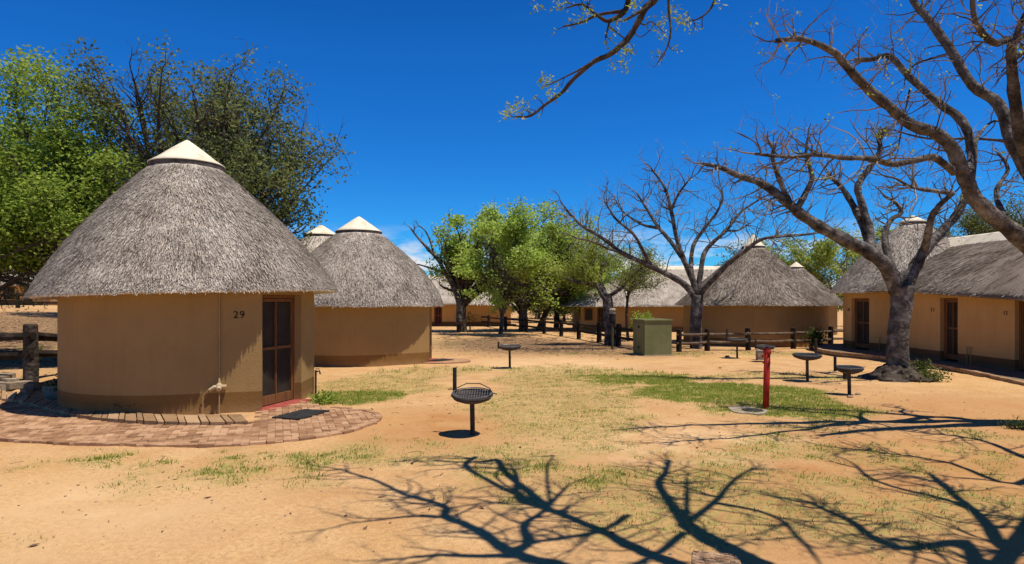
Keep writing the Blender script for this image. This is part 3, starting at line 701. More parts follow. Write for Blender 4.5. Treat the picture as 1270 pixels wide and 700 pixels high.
for i in range(n - 1):
    a, b_, c_, d_ = [Vector(q) for q in (lo[i], lo[i + 1], up[i + 1], up[i])]
    j = random.uniform(-.008, .012); gpx = .06
    a2, b2 = a.lerp(b_, gpx), a.lerp(b_, 1 - gpx); d2, c2 = d_.lerp(c_, gpx), d_.lerp(c_, 1 - gpx)
    zl = max(.075, tzf(*a) + .05) + j; zu = max(.085, tzf(*d_) + .06) + j
    v = [(a2.x, a2.y, -.1), (b2.x, b2.y, -.1), (c2.x, c2.y, -.1), (d2.x, d2.y, -.1), (a2.x, a2.y, zl), (b2.x, b2.y, zl), (c2.x, c2.y, zu), (d2.x, d2.y, zu)]
    ke.add(v, [(4, 5, 6, 7), (0, 1, 5, 4), (1, 2, 6, 5), (2, 3, 7, 6), (3, 0, 4, 7)])
tag(build('path_edging', ke, M['kerb']), kind='structure')
# flat stones on the bank between edging and hut
sb = MB()
for k in range(46):
    t = random.random(); up_ = Vector(upper[int((.1 + .62 * t) * (len(upper) - 1))]); tow = (Vector(H1) + Vector((-1.0, 1.0)) - up_); s = random.uniform(.10, .95)
    c_ = up_ + tow.normalized() * s
    if (c_ - Vector(H1)).length < 2.35: continue
    nn = 6; r0 = random.uniform(.13, .26); a0 = random.random() * 6; z = .02 + .09 + float(gz(c_.x, c_.y)) + random.uniform(-.015, .02)
    pol = [(c_.x + r0 * random.uniform(.75, 1.15) * math.cos(a0 + q * 6.283 / nn), c_.y + r0 * random.uniform(.7, 1.1) * math.sin(a0 + q * 6.283 / nn)) for q in range(nn)]
    sb.prism(pol, z - .12, z)
tag(build('stone_bank', sb, M['stone']), kind='structure')

# walkway with kerb along the right building
kerb_px = [(1010, 434), (1016, 438), (1035, 442), (1065, 445), (1100, 449), (1150, 456), (1200, 464), (1270, 478), (1340, 494)]
kl = resample([g2(*p) for p in kerb_px], .12)
wp = MB(); pol = [tuple(p) for p in kl] + [(WX + .3, 10.5), (WX + .3, 22.7), (15.2, 24.4), (15.6, 28.0), (12.9, 28.0)]
n = len(pol); wp.add([(p[0], p[1], gF + .10) for p in pol] + [(p[0], p[1], -.5) for p in pol], [tuple(range(n - 1, -1, -1))] + [(i, (i + 1) % n, n + (i + 1) % n, n + i) for i in range(n)])
M['walk'] = noise_mat('worn_walkway', [(.2, (.12, .085, .055)), (.5, (.20, .145, .095)), (.85, (.30, .22, .15))], scale=2, bump=.4, bscale=14)
tag(build('walkway', wp, M['walk']), kind='structure')
kb = MB(); kk2 = resample([tuple(p) for p in kl], .26)
for a, b_ in zip(kk2, kk2[1:]):
    d = (b_ - a).normalized(); c_ = (a + b_) / 2; paver(kb, c_.x, c_.y, (b_ - a).length - .012, .12, math.atan2(d.y, d.x), gF + .125)
    paver(kb, c_.x - d.y * .0, c_.y, (b_ - a).length - .012, .11, math.atan2(d.y, d.x), gF + .07)
tag(build('kerb', kb, M['kerb']), kind='structure')
# round apron by the second hut's door
ap = MB(); c_ = G(546, 449); ap.prism([(c_.x + 1.0 * math.cos(a), c_.y + .85 * math.sin(a)) for a in np.linspace(0, 6.283, 40)[:-1]], c_.z - .2, c_.z + .05)
tag(build('paved_apron', ap, M['brick']), kind='structure')
def mat_obj(c, w_, d_, rz, label):
    mb = MB(); n1, n2 = 14, 8; v = []; 
    for i in range(n1):
        for j in range(n2):
            u = (i / (n1 - 1) - .5) * w_; q = (j / (n2 - 1) - .5) * d_
            if j in (0, n2 - 1): q += .018 * math.sin(i * 2.4)
            v.append((c[0] + u * math.cos(rz) - q * math.sin(rz), c[1] + u * math.sin(rz) + q * math.cos(rz), c[2] + .016 + .008 * random.random()))
    f = [(i * n2 + j, (i + 1) * n2 + j, (i + 1) * n2 + j + 1, i * n2 + j + 1) for i in range(n1 - 1) for j in range(n2 - 1)]
    nv_ = len(v); v += [(x, y, c[2]) for x, y, z in v]
    edge = [i * n2 for i in range(n1)] + [(n1 - 1) * n2 + j for j in range(1, n2)] + [i * n2 + n2 - 1 for i in range(n1 - 2, -1, -1)] + [j for j in range(n2 - 2, 0, -1)]
    f += [(edge[k], nv_ + edge[k], nv_ + edge[(k + 1) % len(edge)], edge[(k + 1) % len(edge)]) for k in range(len(edge))]
    o = build('doormat', (np.array(v), f), M['dark'], origin=(c[0], c[1], c[2])); tag(o, label, 'doormat')
c_ = G(374, 517.5); mat_obj((c_.x, c_.y, PZ + .014), .82, .50, R(72), 'black ragged doormat on the brick path below the door of hut 29')
c_ = G(546, 449); mat_obj((c_.x, c_.y, c_.z + .052), .75, .5, R(50), 'dark doormat lying on the pale apron beside the second hut')

# ------------------------------------------------------------------ fences
def fence(name, label, posts, h, pr, rails, rr, mat_p, mat_r, hs=None, ext=None):
    root = empty(name, posts[0]); tag(root, label, 'fence')
    for i, p in enumerate(posts):
        hh = (hs[i] if hs else h); mb = MB()
        lean = Vector((random.uniform(-.02, .02), random.uniform(-.02, .02), 1))
        mb.tube([Vector(p) - Vector((0, 0, .25)), Vector(p) + lean * hh * .5, Vector(p) + lean * (hh - .03), Vector(p) + lean * hh], [pr * 1.04, pr, pr * .97, pr * .8], 10, rough=.05)
        build('post', mb, mat_p, root)
    for rz_ in rails:
        for a, b_ in zip(posts, posts[1:]):
            a = Vector(a) + Vector((0, 0, rz_ + random.uniform(-.03, .03))); b_ = Vector(b_) + Vector((0, 0, rz_ + random.uniform(-.03, .03)))
            d = (b_ - a).normalized() * .1; off = Vector((0, -pr * .4, 0))
            K = max(3, int((b_ - a).length / .5))
            pts = [a - d + off + (b_ - a + 2 * d) * (k / K) + Vector((0, 0, random.uniform(-.012, .012) - .03 * math.sin(math.pi * k / K))) for k in range(K + 1)]
            mb = MB(); mb.tube(pts, [rr * random.uniform(.9, 1.1) for _ in pts], 8, rough=.08); build('rail', mb, mat_r, root)
    return root
def gp(px, py): return G(px, py)
fence('wooden_fence', 'dark post and rail fence from the second hut past the trees to the cabinet', [gp(*p) for p in ((530, 402.5), (556, 403), (581, 403.5), (606, 405.5), (627, 409), (653, 412), (675, 414), (696, 417), (718, 420.5), (743, 425), (767, 429.5), (792, 434))], 1.0, .125, (.82, .42), .065, M['dwood'], M['dwood'])
fence('wooden_fence', 'two-rail fence with sunlit rails between the green cabinet and the right building', [gp(*p) for p in ((842, 436.5), (877, 435.5), (928, 434.5), (984, 433), (1030, 430), (1070, 426))], .9, .11, (.68, .34), .055, M['dwood'], M['gwood'])
pA = Vector((-9.62, 12.9, tzf(-9.62, 12.9)))
fence('wooden_fence', 'near rail fence with one thick post at the left edge beside hut 29', [(-12.4, 13.3, tzf(-12.4, 13.3)), pA, (-9.9, 17.6, tzf(-9.9, 17.6))], 1.16, .13, (.92, .55), .075, M['barkd'], M['dwood'])
fence('wooden_fence', 'single dark rail fence across the slope behind the near left post', [(-20, 19.5, tzf(-20, 19.5)), (-16.4, 19.2, tzf(-16.4, 19.2)), (-12.6, 18.9, tzf(-12.6, 18.9))], .95, .09, (.84,), .085, M['dwood'], M['dwood'])
fence('wooden_fence', 'far rail fence in front of the distant house at the left edge', [(x, 50, tzf(x, 50)) for x in (-46, -42.2, -38.3, -34.5, -30.5, -26)], 1.2, .14, (1.0, .55), .07, M['dwood'], M['dwood'])

# ------------------------------------------------------------------ braai stands
def braai(label, loc, r=.285, hb=.53, pt=.42, post_a=R(160), handle=False, post=True, grate=True, leg_m='iron', tilt=R(2.5)):
    def tl(mb):
        ct, st_ = math.cos(tilt), math.sin(tilt)
        for q in mb.v:
            dy, dz = q[:, 1] - loc[1], q[:, 2] - loc[2] - hb; q[:, 1], q[:, 2] = loc[1] + dy * ct - dz * st_, loc[2] + hb + dy * st_ + dz * ct
        return mb
    root = empty('braai_stand', loc); tag(root, label, 'barbecue', 'iron braai stands on the lawn')
    x, y, z = loc
    lg = MB(); lg.tube([(x + .012, y, z - .2), (x, y, z + hb - .06)], .034, 10); build('leg', lg, M[leg_m], root)
    bw_ = MB(); bw_.lathe((x, y, z + hb), [(.01, -.075), (.10, -.074), (r * .62, -.05), (r * .92, -.012), (r, .03), (r - .012, .03), (r * .9, -.002), (r * .6, -.036), (.10, -.058), (.005, -.06)], 40); bo = build('fire_bowl', tl(bw_), M['rust'], root, smooth=True)
    rm = MB(); rm.tube([(x + r * math.cos(a), y + r * math.sin(a), z + hb + .034) for a in np.linspace(0, 2 * math.pi, 41)], .012, 6); build('rim', tl(rm), M['iron'], bo)
    if grate:
        g_ = MB(); rg = r * .97; zg = z + hb + .062
        g_.tube([(x + rg * math.cos(a), y + rg * math.sin(a), zg) for a in np.linspace(0, 2 * math.pi, 41)], .009, 6)
        for k in np.linspace(-.92, .92, 15):
            hw = rg * math.sqrt(1 - k * k); g_.tube([(x + k * rg, y - hw, zg), (x + k * rg, y + hw, zg)], .0045, 5)
        for k in (-.5, 0, .5):
            hw = rg * math.sqrt(1 - k * k); g_.tube([(x - hw, y + k * rg, zg - .006), (x + hw, y + k * rg, zg - .006)], .0045, 5)
        go = build('grate', tl(g_), M['grate'], root)
        hd = MB(); px_, py_ = x + r * math.cos(post_a), y + r * math.sin(post_a)
        if handle: hd.tube([(px_ - .10, py_, zg + .012), (px_, py_, zg + .02), (x - r * .3, y + r * .6, zg + .09), (x + r * .35, y + r * .75, zg + .075), (x + r * .85, y + r * .45, zg + .03), (x + r * 1.0, y, zg), (x + r * 1.22, y - .04, zg - .01)], .0075, 6); build('handle', tl(hd), M['iron'], go)
        else: hd.tube([(x + r * .9, y, zg), (x + r * 1.22, y - .03, zg + .005)], .008, 6); build('handle', tl(hd), M['iron'], go)
    if post:
        px_, py_ = x + (r + .005) * math.cos(post_a), y + (r + .005) * math.sin(post_a)
        po = MB(); po.tube([(px_, py_, z + hb - .03), (px_, py_, z + hb + pt)], .028, 10); build('post', po, M['iron'], root)
    return root
def gpl(px, py): q = G(px, py); return (q.x, q.y, float(gz(q.x, q.y)))
braai('round iron braai stand nearest the camera, grate and tall rear post, left of centre', gpl(585.5, 540), post_a=R(152), hb=.53, pt=.40, handle=True, tilt=R(8))
braai('small braai stand further back on sand between hut and trees, short post', gpl(632, 457), r=.33, hb=.60, pt=.17, post_a=R(170))
braai('postless flat braai stand on thick leg between red standpipe and big tree', gpl(1001, 473), r=.32, hb=.58, post=False, leg_m='rust')
braai('braai stand with tall thin post in front of the big bare trunk', gpl(1053, 490), r=.26, hb=.50, pt=.27, post_a=R(172), leg_m='rust')
braai('braai stand with dark post seen against the two-rail fence', gpl(914, 444.5), r=.34, hb=.62, pt=.40, post_a=R(175), leg_m='rust')
braai('braai stand half hidden behind the top of the red standpipe', gpl(949, 449), r=.30, hb=.46, pt=.28, post_a=R(172))
# small posts and stones
def thin_post(px, py, h, r, label, m='iron'):
    q = gpl(px, py); mb = MB(); mb.tube([(q[0], q[1], q[2] - .15), (q[0], q[1], q[2] + h * .97), (q[0] + .004, q[1], q[2] + h)], [r, r, r * .7], 10); cap = 0
    o = build('short_post', mb, M[m], origin=q); tag(o, label, 'post')
thin_post(583, 412.5, .48, .05, 'thin short dark post in leaf litter left of the young green tree')
thin_post(1012, 446, .72, .045, 'slim dark post below the small shrub by the walkway corner')
thin_post(1048, 471, .20, .05, 'low stub post just behind the braai by the big trunk')
def stone(px, py, s, label, m='stone', name='stone'):
    q = gpl(px, py); mb = MB(); n = 7; v = []; 
    for zz, k in ((-.02, 1), (s * .35, .95), (s * .6, .55)):
        for i in range(n): v.append((q[0] + s * k * random.uniform(.75, 1.1) * math.cos(i * 6.283 / n), q[1] + s * .7 * k * random.uniform(.8, 1.1) * math.sin(i * 6.283 / n), q[2] + zz))
    f = [(a * n + i, a * n + (i + 1) % n, (a + 1) * n + (i + 1) % n, (a + 1) * n + i) for a in range(2) for i in range(n)] + [tuple(2 * n + i for i in range(n))]
    o = build(name, (np.array(v), f), M[m], origin=q); tag(o, label, 'stone')
stone(1054, 493, .075, 'brown stone leaning on the foot of the braai by the big trunk', 'redbrick')
stone(1064, 490, .07, 'pale flat stone right of the braai leg near the big trunk')
stone(902, 443, .09, 'dark stone on the sand left of the fence-side braai', 'dark')
stone(893, 457, .05, 'small clod on the lawn below the fence-side braai', 'litter')
stone(1084, 466, .14, 'rough rock a little left of the foot of the big trunk', 'barkd')
mb = MB(); v = []; n = 26; bx, by = b_big = (G(1114, 471).x, G(1114, 471).y)
for zz, k in ((-.05, 1.0), (.06, .86), (.16, .62), (.26, .48), (.34, .36)):
    for i in range(n):
        a = i * 6.2832 / n; kk_ = k * (1 + .22 * math.sin(a * 5 + zz * 9) * (1 if zz < .2 else .5) + random.uniform(-.06, .06)); v.append((bx + .85 * kk_ * math.cos(a), by + .75 * kk_ * math.sin(a), tzf(bx, by) + zz * random.uniform(.85, 1.15)))
root_mound = build('root_mound', (np.array(v), [(q * n + i, q * n + (i + 1) % n, (q + 1) * n + (i + 1) % n, (q + 1) * n + i) for q in range(4) for i in range(n)]), M['barkd'], origin=(bx, by, 0)); tag(root_mound, 'dark mound of roots and soil round the foot of the big trunk', 'root mound')
# red standpipe
q = gpl(949.5, 507); rp = empty('red_standpipe', q); tag(rp, 'red painted standpipe standing on the green lawn beside a concrete patch', 'standpipe')
mb = MB(); mb.tube([(q[0], q[1], q[2] - .15), (q[0] + .03, q[1], q[2] + .98)], .053, 14); build('pipe', mb, M['red'], rp, smooth=True)
mb = MB(); tx = q[0] + .03; mb.lathe((tx, q[1], q[2] + .97), [(.045, -.02), (.066, -.015), (.068, .045), (.054, .05), (.05, .08), (.03, .10), (.02, .11), (.001, .112)], 20); build('cap', mb, M['red'], rp, smooth=True)
mb = MB(); mb.lathe((q[0] + .015, q[1], q[2] + .80), [(.062, -.01), (.067, -.008), (.067, .012), (.062, .014)], 20); mb.tube([(tx - .05, q[1] - .02, q[2] + .93), (tx - .105, q[1] - .04, q[2] + .92)], .022, 10); build('outlet', mb, M['red'], rp)
q = gpl(926, 510); mb = MB(); mb.prism([(q[0] + .32 * math.cos(a) * random.uniform(.8, 1.12), q[1] + .42 * math.sin(a) * random.uniform(.8, 1.15)) for a in np.linspace(0, 6.283, 15)[:-1]], q[2] - .1, q[2] + .022)
o = build('concrete_patch', mb, M['grey'], origin=q); tag(o, 'weathered grey concrete patch on the ground left of the red standpipe', 'slab')
mb = MB(); mb.lathe((q[0] + .08, q[1] - .05, q[2] + .018), [(.001, .012), (.15, .012), (.16, .004), (.17, .014), (.18, .002)], 24); build('drain_cover', mb, M['iron'], o)
# pale block pillar half hidden behind the standpipe
q = gpl(944, 447); br = empty('block_pillar', q); tag(br, 'low pale block pillar half hidden behind the red standpipe', 'pillar')
mb = MB(); mb.box((q[0], q[1] + .12, q[2] + .05), (.20, .2, .12)); build('foot', mb, M['grey'], br)
mb = MB(); mb.box((q[0], q[1] + .12, q[2] + .215), (.20, .22, .20)); build('block', mb, M['grey'], br)
mb = MB(); mb.box((q[0], q[1] + .12, q[2] + .365), (.22, .24, .095)); build('top_slab', mb, M['white'], br)
# electrical cabinet
cA = G(812.5, 441.5); cq = (cA.x, cA.y + .5, tzf(cA.x, cA.y)); cb = empty('electrical_cabinet', cq); tag(cb, 'square olive green steel cabinet beside the fence', 'cabinet')
rz = R(14); hw, hd_, hh = 1.08, 1.0, 1.30
mb = MB(); mb.box((cq[0], cq[1], cq[2] + hh / 2 - .03), (hw, hd_, hh + .02), rz); build('body', mb, M['olive'], cb)
mb = MB(); mb.box((cq[0], cq[1], cq[2] + hh + .006), (hw + .07, hd_ + .07, .05), rz); lid = build('lid', mb, M['olive'], cb)
mb = MB(); Mx = Matrix.Rotation(rz, 3, 'Z')
qq = Vector(cq) + Mx @ Vector((-hw / 2 - .011, 0, hh / 2 - .02)); mb.box(qq, (.022, hd_ - .1, hh - .14), rz); dd = build('door', mb, M['olive'], cb)
mb = MB()
for zz in (.30, 1.05): mb.box(Vector(cq) + Mx @ Vector((-hw / 2 - .032, -.05, zz)), (.03, .07, .10), rz)
build('latch', mb, M['dark'], dd)
mb = MB()
for zz in (.25, .68, 1.10): mb.tube([Vector(cq) + Mx @ Vector((-hw / 2 - .03, hd_ / 2 - .07, zz - .05)), Vector(cq) + Mx @ Vector((-hw / 2 - .03, hd_ / 2 - .07, zz + .05))], .016, 8)
build('hinge', mb, M['olive'], dd)
mb = MB(); mb.box(Vector(cq) + Mx @ Vector((0, 0, -.02)), (hw + .12, hd_ + .12, .10), rz); build('plinth', mb, M['grey'], cb)
# bollard lamp on green pole
q = gpl(759.5, 434); lp = empty('path_lamp', q); tag(lp, 'slim green pole with dark lamp head and pale cap left of the cabinet', 'lamp')
mb = MB(); mb.tube([(q[0], q[1], q[2] - .2), (q[0], q[1], q[2] + 1.08)], .05, 12); build('pole', mb, M['greenp'], lp)
mb = MB(); mb.lathe((q[0], q[1], q[2] + 1.05), [(.05, 0), (.11, .05), (.135, .12), (.135, .42), (.10, .43)], 16); build('lamp_head', mb, M['dark'], lp)
mb = MB(); mb.lathe((q[0], q[1], q[2] + 1.05), [(.10, .43), (.125, .435), (.125, .56), (.15, .57), (.15, .60), (.10, .66), (.001, .665)], 16); build('lamp_cap', mb, M['grey'], lp)
# tap by hut 29
q = gpl(391.5, 490); tpz = empty('garden_tap', q); tag(tpz, 'thin upright water tap at the wall edge right of the door of hut 29', 'tap')
mb = MB(); mb.tube([(q[0], q[1], q[2] - .1), (q[0], q[1], q[2] + .50)], .022, 8); build('standpipe', mb, M['rust'], tpz)
mb = MB(); mb.tube([(q[0] + .02, q[1] - .01, q[2] + .47), (q[0] + .08, q[1] - .02, q[2] + .49), (q[0] + .10, q[1] - .02, q[2] + .42)], .017, 8); mb.box((q[0] + .04, q[1] - .01, q[2] + .525), (.08, .02, .015)); build('spout', mb, M['rust'], tpz)
# brick drain at the lower frame edge
BR = R(-17); qa = G(853, 690); qd = (qa.x + .17, qa.y - .13, float(gz(qa.x, qa.y))); dr = empty('brick_drain_block', (qd[0], qd[1], qd[2])); tag(dr, 'small square block of brickwork set in the sand at the bottom edge', 'brickwork')
mb = MB(); mb.box((qd[0], qd[1], qd[2] + .0), (.335, .315, .03), BR); build('mortar_bed', mb, M['mortar'], dr)
mb = MB(); step = .034
for i in range(11):
    off = (i % 2) * .035
    for j in range(6):
        xx = -.165 + off + j * .07 - .02; 
        x0, x1 = max(xx, -.165), min(xx + .066, .165)
        if x1 - x0 > .015: lx_, ly_ = (x0 + x1) / 2, -.142 + i * .0285; paver(mb, qd[0] + lx_ * math.cos(BR) - ly_ * math.sin(BR), qd[1] + lx_ * math.sin(BR) + ly_ * math.cos(BR), x1 - x0, .0245, BR, qd[2] + .02)
build('bricks', mb, M['redbrick'], dr)

# ------------------------------------------------------------------ trees
def smooth_path(pts, sub=4):
    pts = [Vector(p) for p in pts]; o = []
    for i in range(len(pts) - 1):
        p0 = pts[max(i - 1, 0)]; p1 = pts[i]; p2 = pts[i + 1]; p3 = pts[min(i + 2, len(pts) - 1)]
        for k in range(sub):
            t = k / sub; o.append(.5 * ((2 * p1) + (p2 - p0) * t + (2 * p0 - 5 * p1 + 4 * p2 - p3) * t * t + (3 * p1 - p0 - 3 * p2 + p3) * t ** 3))
    o.append(pts[-1]); return o
def limb(mb, pts, r0, r1, n=9, sub=4, pw=1.0):
    sp = smooth_path(pts, sub); m = len(sp)
    rad = [r0 + (r1 - r0) * (i / (m - 1)) ** pw for i in range(m)]
    rad = [r * (1 + .10 * math.sin(i * 1.7) * random.random()) for i, r in enumerate(rad)]
    mb.tube(sp, rad, n, rough=.2); return sp, rad
def rdir(rng=random): 
    v = Vector((rng.gauss(0, 1), rng.gauss(0, 1), rng.gauss(0, 1))); return v.normalized()
def twig(mb, p, d, ln, r, depth, tips, up=.25, crook=.62, kids=(2, 4), n=5):
    K = 5; pts = [Vector(p)]; dd = d.normalized()
    for k in range(K):
        dd = (dd + rdir() * crook * .6 + Vector((0, 0, up * .35))).normalized(); pts.append(pts[-1] + dd * ln / K)
    rad = [r * (1 - .6 * k / K) for k in range(K + 1)]
    mb.tube(pts, rad, n, cap=True)
    tips.append((pts[-1].copy(), dd.copy()))
    if depth <= 0: return
    for c in range(random.randint(*kids)):
        i = random.randint(2, K); s = rdir(); s = (dd * .55 + s * .9 + Vector((0, 0, up * .5))).normalized()
        twig(mb, pts[i], s, ln * random.uniform(.45, .75), rad[i] * .7, depth - 1, tips, up, crook, kids, n=4)
def twigs_on(mb, sp, rad, dens, ln, r, depth, tips, start=.35, up=.3, flat=0.0, kids=(2, 4)):
    m = len(sp); tot = sum((sp[i + 1] - sp[i]).length for i in range(m - 1)); cnt = max(1, int(tot * dens))
    for c in range(cnt):
        t = start + (1 - start) * (random.random() ** .75); i = min(m - 2, int(t * (m - 1)))
        tang = (sp[i + 1] - sp[i]).normalized(); s = rdir(); s = s - tang * s.dot(tang); s.z += up
        s = (s.normalized() + tang * .5).normalized()
        twig(mb, sp[i], s, ln * random.uniform(.5, 1.2) * (1.15 - .4 * t), min(r, rad[i] * .6), depth, tips, up, kids=kids)
    twig(mb, sp[-1], (sp[-1] - sp[-2]).normalized(), ln * .6, min(rad[-1], r), depth, tips, up, kids=kids)

def pix_limb(base_Y, pts):
    """pts: (px, py, depth offset)"""
    return [P(p[0], p[1], base_Y + p[2]) for p in pts]

# -- T1: big bare tree in front of the right building
b1 = G(1117, 470); Y1 = b1.y
t1 = empty('bare_tree', b1); tag(t1, 'large leafless tree with pale trunk forking low, before the right building', 'tree')
tk = MB(); br_ = MB(); tips = []
trunk = [b1 + Vector((0, 0, -.25)), b1 + Vector((0, 0, .02))] + pix_limb(Y1, [(1113, 440, 0), (1114, 410, 0), (1118, 382, 0), (1119, 354, 0)])
sp = smooth_path(trunk, 4); m = len(sp); rr = [.46, .38, .33, .30] + [.275 - .035 * math.sin(3.14 * i / (m - 4)) for i in range(m - 4)]
tk.tube(sp, rr[:m], 14, rough=.07)
limbs1 = [
 ([(1117, 366, 0), (1100, 332, -.1), (1078, 313, -.2), (1045, 297, -.4), (1013, 279, -.5), (987, 261, -.6), (966, 243, -.6), (945, 228, -.5), (916, 218, -.4), (893, 208, -.3), (871, 203, -.3)], .20, .045, 1),
 ([(1080, 314, -.2), (1078, 285, .1), (1070, 257, .3), (1064, 231, .4), (1079, 208, .5), (1092, 186, .5), (1089, 168, .5), (1097, 159, .5)], .115, .04, 1),
 ([(1078, 300, 0), (1066, 270, .5), (1052, 245, .9), (1040, 228, 1.1), (1026, 219, 1.2)], .11, .04, 1),
 ([(1120, 362, 0), (1133, 336, .1), (1146, 312, .1), (1168, 287, .2), (1190, 262, .3), (1197, 240, .3)], .165, .08, .6),
 ([(1146, 312, .1), (1151, 290, -.3), (1156, 268, -.6), (1168, 252, -.8), (1182, 240, -.9)], .10, .05, .8),
 ([(1112, 345, 0), (1100, 312, .5), (1098, 288, .8), (1106, 272, 1.0), (1118, 264, 1.1), (1111, 252, 1.1), (1096, 243, 1.1)], .10, .03, 1),
 ([(987, 261, -.6), (999, 240, -.7), (1007, 219, -.8), (1000, 196, -.8), (1001, 178, -.8)], .08, .03, 1),
 ([(979, 252, -.6), (967, 224, -.7), (958, 196, -.8), (962, 180, -.8)], .075, .03, 1),
 ([(1182, 240, -.9), (1150, 236, -1.2), (1130, 232, -1.5), (1112, 222, -1.7)], .06, .025, 1),
]
for pts, r0, r1, tw in limbs1:
    s_, r_ = limb(tk, pix_limb(Y1, pts), r0, r1, n=10); twigs_on(br_, s_, r_, 5.6 * tw, .85, .022, 2, tips, start=.42, up=.06, kids=(2, 3))
build('trunk', tk, M['bark'], t1, smooth=True); build('branches', br_, M['twig'], t1)
tp_ = np.array([t[0] for t in tips]); sel = tp_[np.random.rand(len(tp_)) < .10]
lv = leaf_quads(np.repeat(sel, 6, 0) + np.random.normal(0, .05, (len(sel) * 6, 3)), .055, .03); build('leaves', lv, M['leaf_mid'], t1)

# -- T2: bare tree whose limbs come in from the right edge
Y2 = 9.7; x2 = (1322 - 635) / F * Y2; b2 = Vector((x2, Y2, tzf(x2, Y2)))
t2 = empty('bare_tree', b2); tag(t2, 'leafless tree leaning in from beyond the right edge, heavy limbs against the sky', 'tree')
tk = MB(); br_ = MB(); tips = []
sp = smooth_path([b2 + Vector((0, 0, -.25)), b2 + Vector((0, 0, .05))] + pix_limb(Y2, [(1325, 470, 0), (1318, 400, 0), (1302, 335, 0)]), 5); m = len(sp)
tk.tube(sp, [.40 - .16 * i / (m - 1) for i in range(m)], 14, rough=.07)
limbs2 = [
 ([(1308, 350, 0), (1285, 313, 0), (1262, 292, -.05), (1236, 272, -.1), (1211, 249, -.15), (1197, 222, -.2), (1183, 188, -.25), (1163, 167, -.3), (1129, 154, -.4), (1103, 133, -.5), (1069, 103, -.6), (1045, 77, -.7), (1034, 65, -.75), (996, 49, -.9), (962, 51, -1.0)], 0.142, .03, 1),
 ([(1200, 228, -.2), (1206, 188, .1), (1193, 150, .3), (1167, 130, .5), (1129, 97, .7), (1104, 70, .8), (1082, 74, .8), (1060, 74, .8)], 0.077, .035, 1),
 ([(1183, 214, -.2), (1160, 196, -.6), (1140, 198, -.8), (1107, 204, -1.0), (1081, 197, -1.2), (1045, 196, -1.4), (1013, 192, -1.5), (979, 195, -1.6), (936, 191, -1.7)], 0.056, .018, 1),
 ([(1310, 352, 0), (1296, 270, .2), (1272, 208, .3), (1254, 176, .4), (1239, 130, .5), (1206, 106, .6), (1181, 66, .7), (1154, 27, .8), (1133, 2, .9), (1122, -30, 1.0)], 0.116, .045, .8),
 ([(1284, 235, .3), (1266, 170, -.2), (1257, 111, -.4), (1254, 70, -.6), (1252, 50, -.7), (1232, 53, -.8), (1210, 28, -.9), (1206, -10, -1.0)], 0.090, .03, 1),
 ([(1318, 380, 0), (1330, 260, -.4), (1300, 130, -.8), (1290, 20, -1.2), (1265, -60, -1.6)], 0.155, .06, .6),
 ([(1254, 70, -.6), (1262, 40, -.7), (1275, 10, -.8)], 0.052, .03, 1),
 ([(1262, 292, 0), (1242, 262, .4), (1236, 236, .7), (1250, 210, .9), (1238, 190, 1.1)], 0.052, .02, 1),
 ([(1206, 190, .1), (1216, 165, .4), (1235, 150, .6), (1262, 160, .7)], 0.030, .012, .8),
 ([(1129, 110, .6), (1120, 150, .7), (1113, 190, .7)], 0.017, .008, .3),
 ([(1180, 66, .7), (1135, 80, .8), (1122, 100, .8)], 0.022, .01, .8),
 ([(1253, 176, .4), (1210, 172, .5), (1150, 172, .6), (1104, 160, .7)], 0.026, .01, .8),
]
for pts, r0, r1, tw in limbs2:
    s_, r_ = limb(tk, pix_limb(Y2, pts), r0, r1, n=10); twigs_on(br_, s_, r_, 6.4 * tw, .66, .013, 2, tips, start=.38, up=.05, kids=(2, 3))
# limbs of the same tree that reach forward over the sand, outside the picture, seen by their shadows
for pts, r0, r1 in (([(1330, 560, 3.2), (1270, 680, 4.6), (1215, 640, 4.8), (1155, 590, 5.2)], .09, .03),
                    ([(1330, 560, 3.2), (1262, 600, 4.6), (1180, 575, 5.0), (1100, 562, 5.3), (1040, 556, 5.5)], .06, .02),
                    ([(1330, 560, 3.2), (1280, 570, 4.4), (1215, 545, 4.9), (1130, 536, 5.2), (1070, 520, 5.5)], .07, .02),
                    ([(1330, 560, 3.2), (1240, 702, 4.8), (1195, 672, 4.8), (1112, 680, 4.8), (1050, 645, 5.0), (1000, 622, 5.4)], .09, .025),
                    ([(1215, 640, 4.8), (1180, 622, 4.9), (1085, 596, 5.2), (1062, 578, 5.6)], .05, .02)):
    s_, r_ = limb(tk, [SH(*p) for p in pts], r0, r1, n=8); twigs_on(br_, s_, r_, 5.5, .9, .018, 2, tips, start=.2, up=.1, kids=(2, 3))
build('trunk', tk, M['bark'], t2, smooth=True); build('branches', br_, M['twig'], t2)
tp_ = np.array([t[0] for t in tips]); sel = tp_[np.random.rand(len(tp_)) < .05]
build('leaves', leaf_quads(np.repeat(sel, 6, 0) + np.random.normal(0, .04, (len(sel) * 6, 3)), .05, .028), M['leaf_mid'], t2)

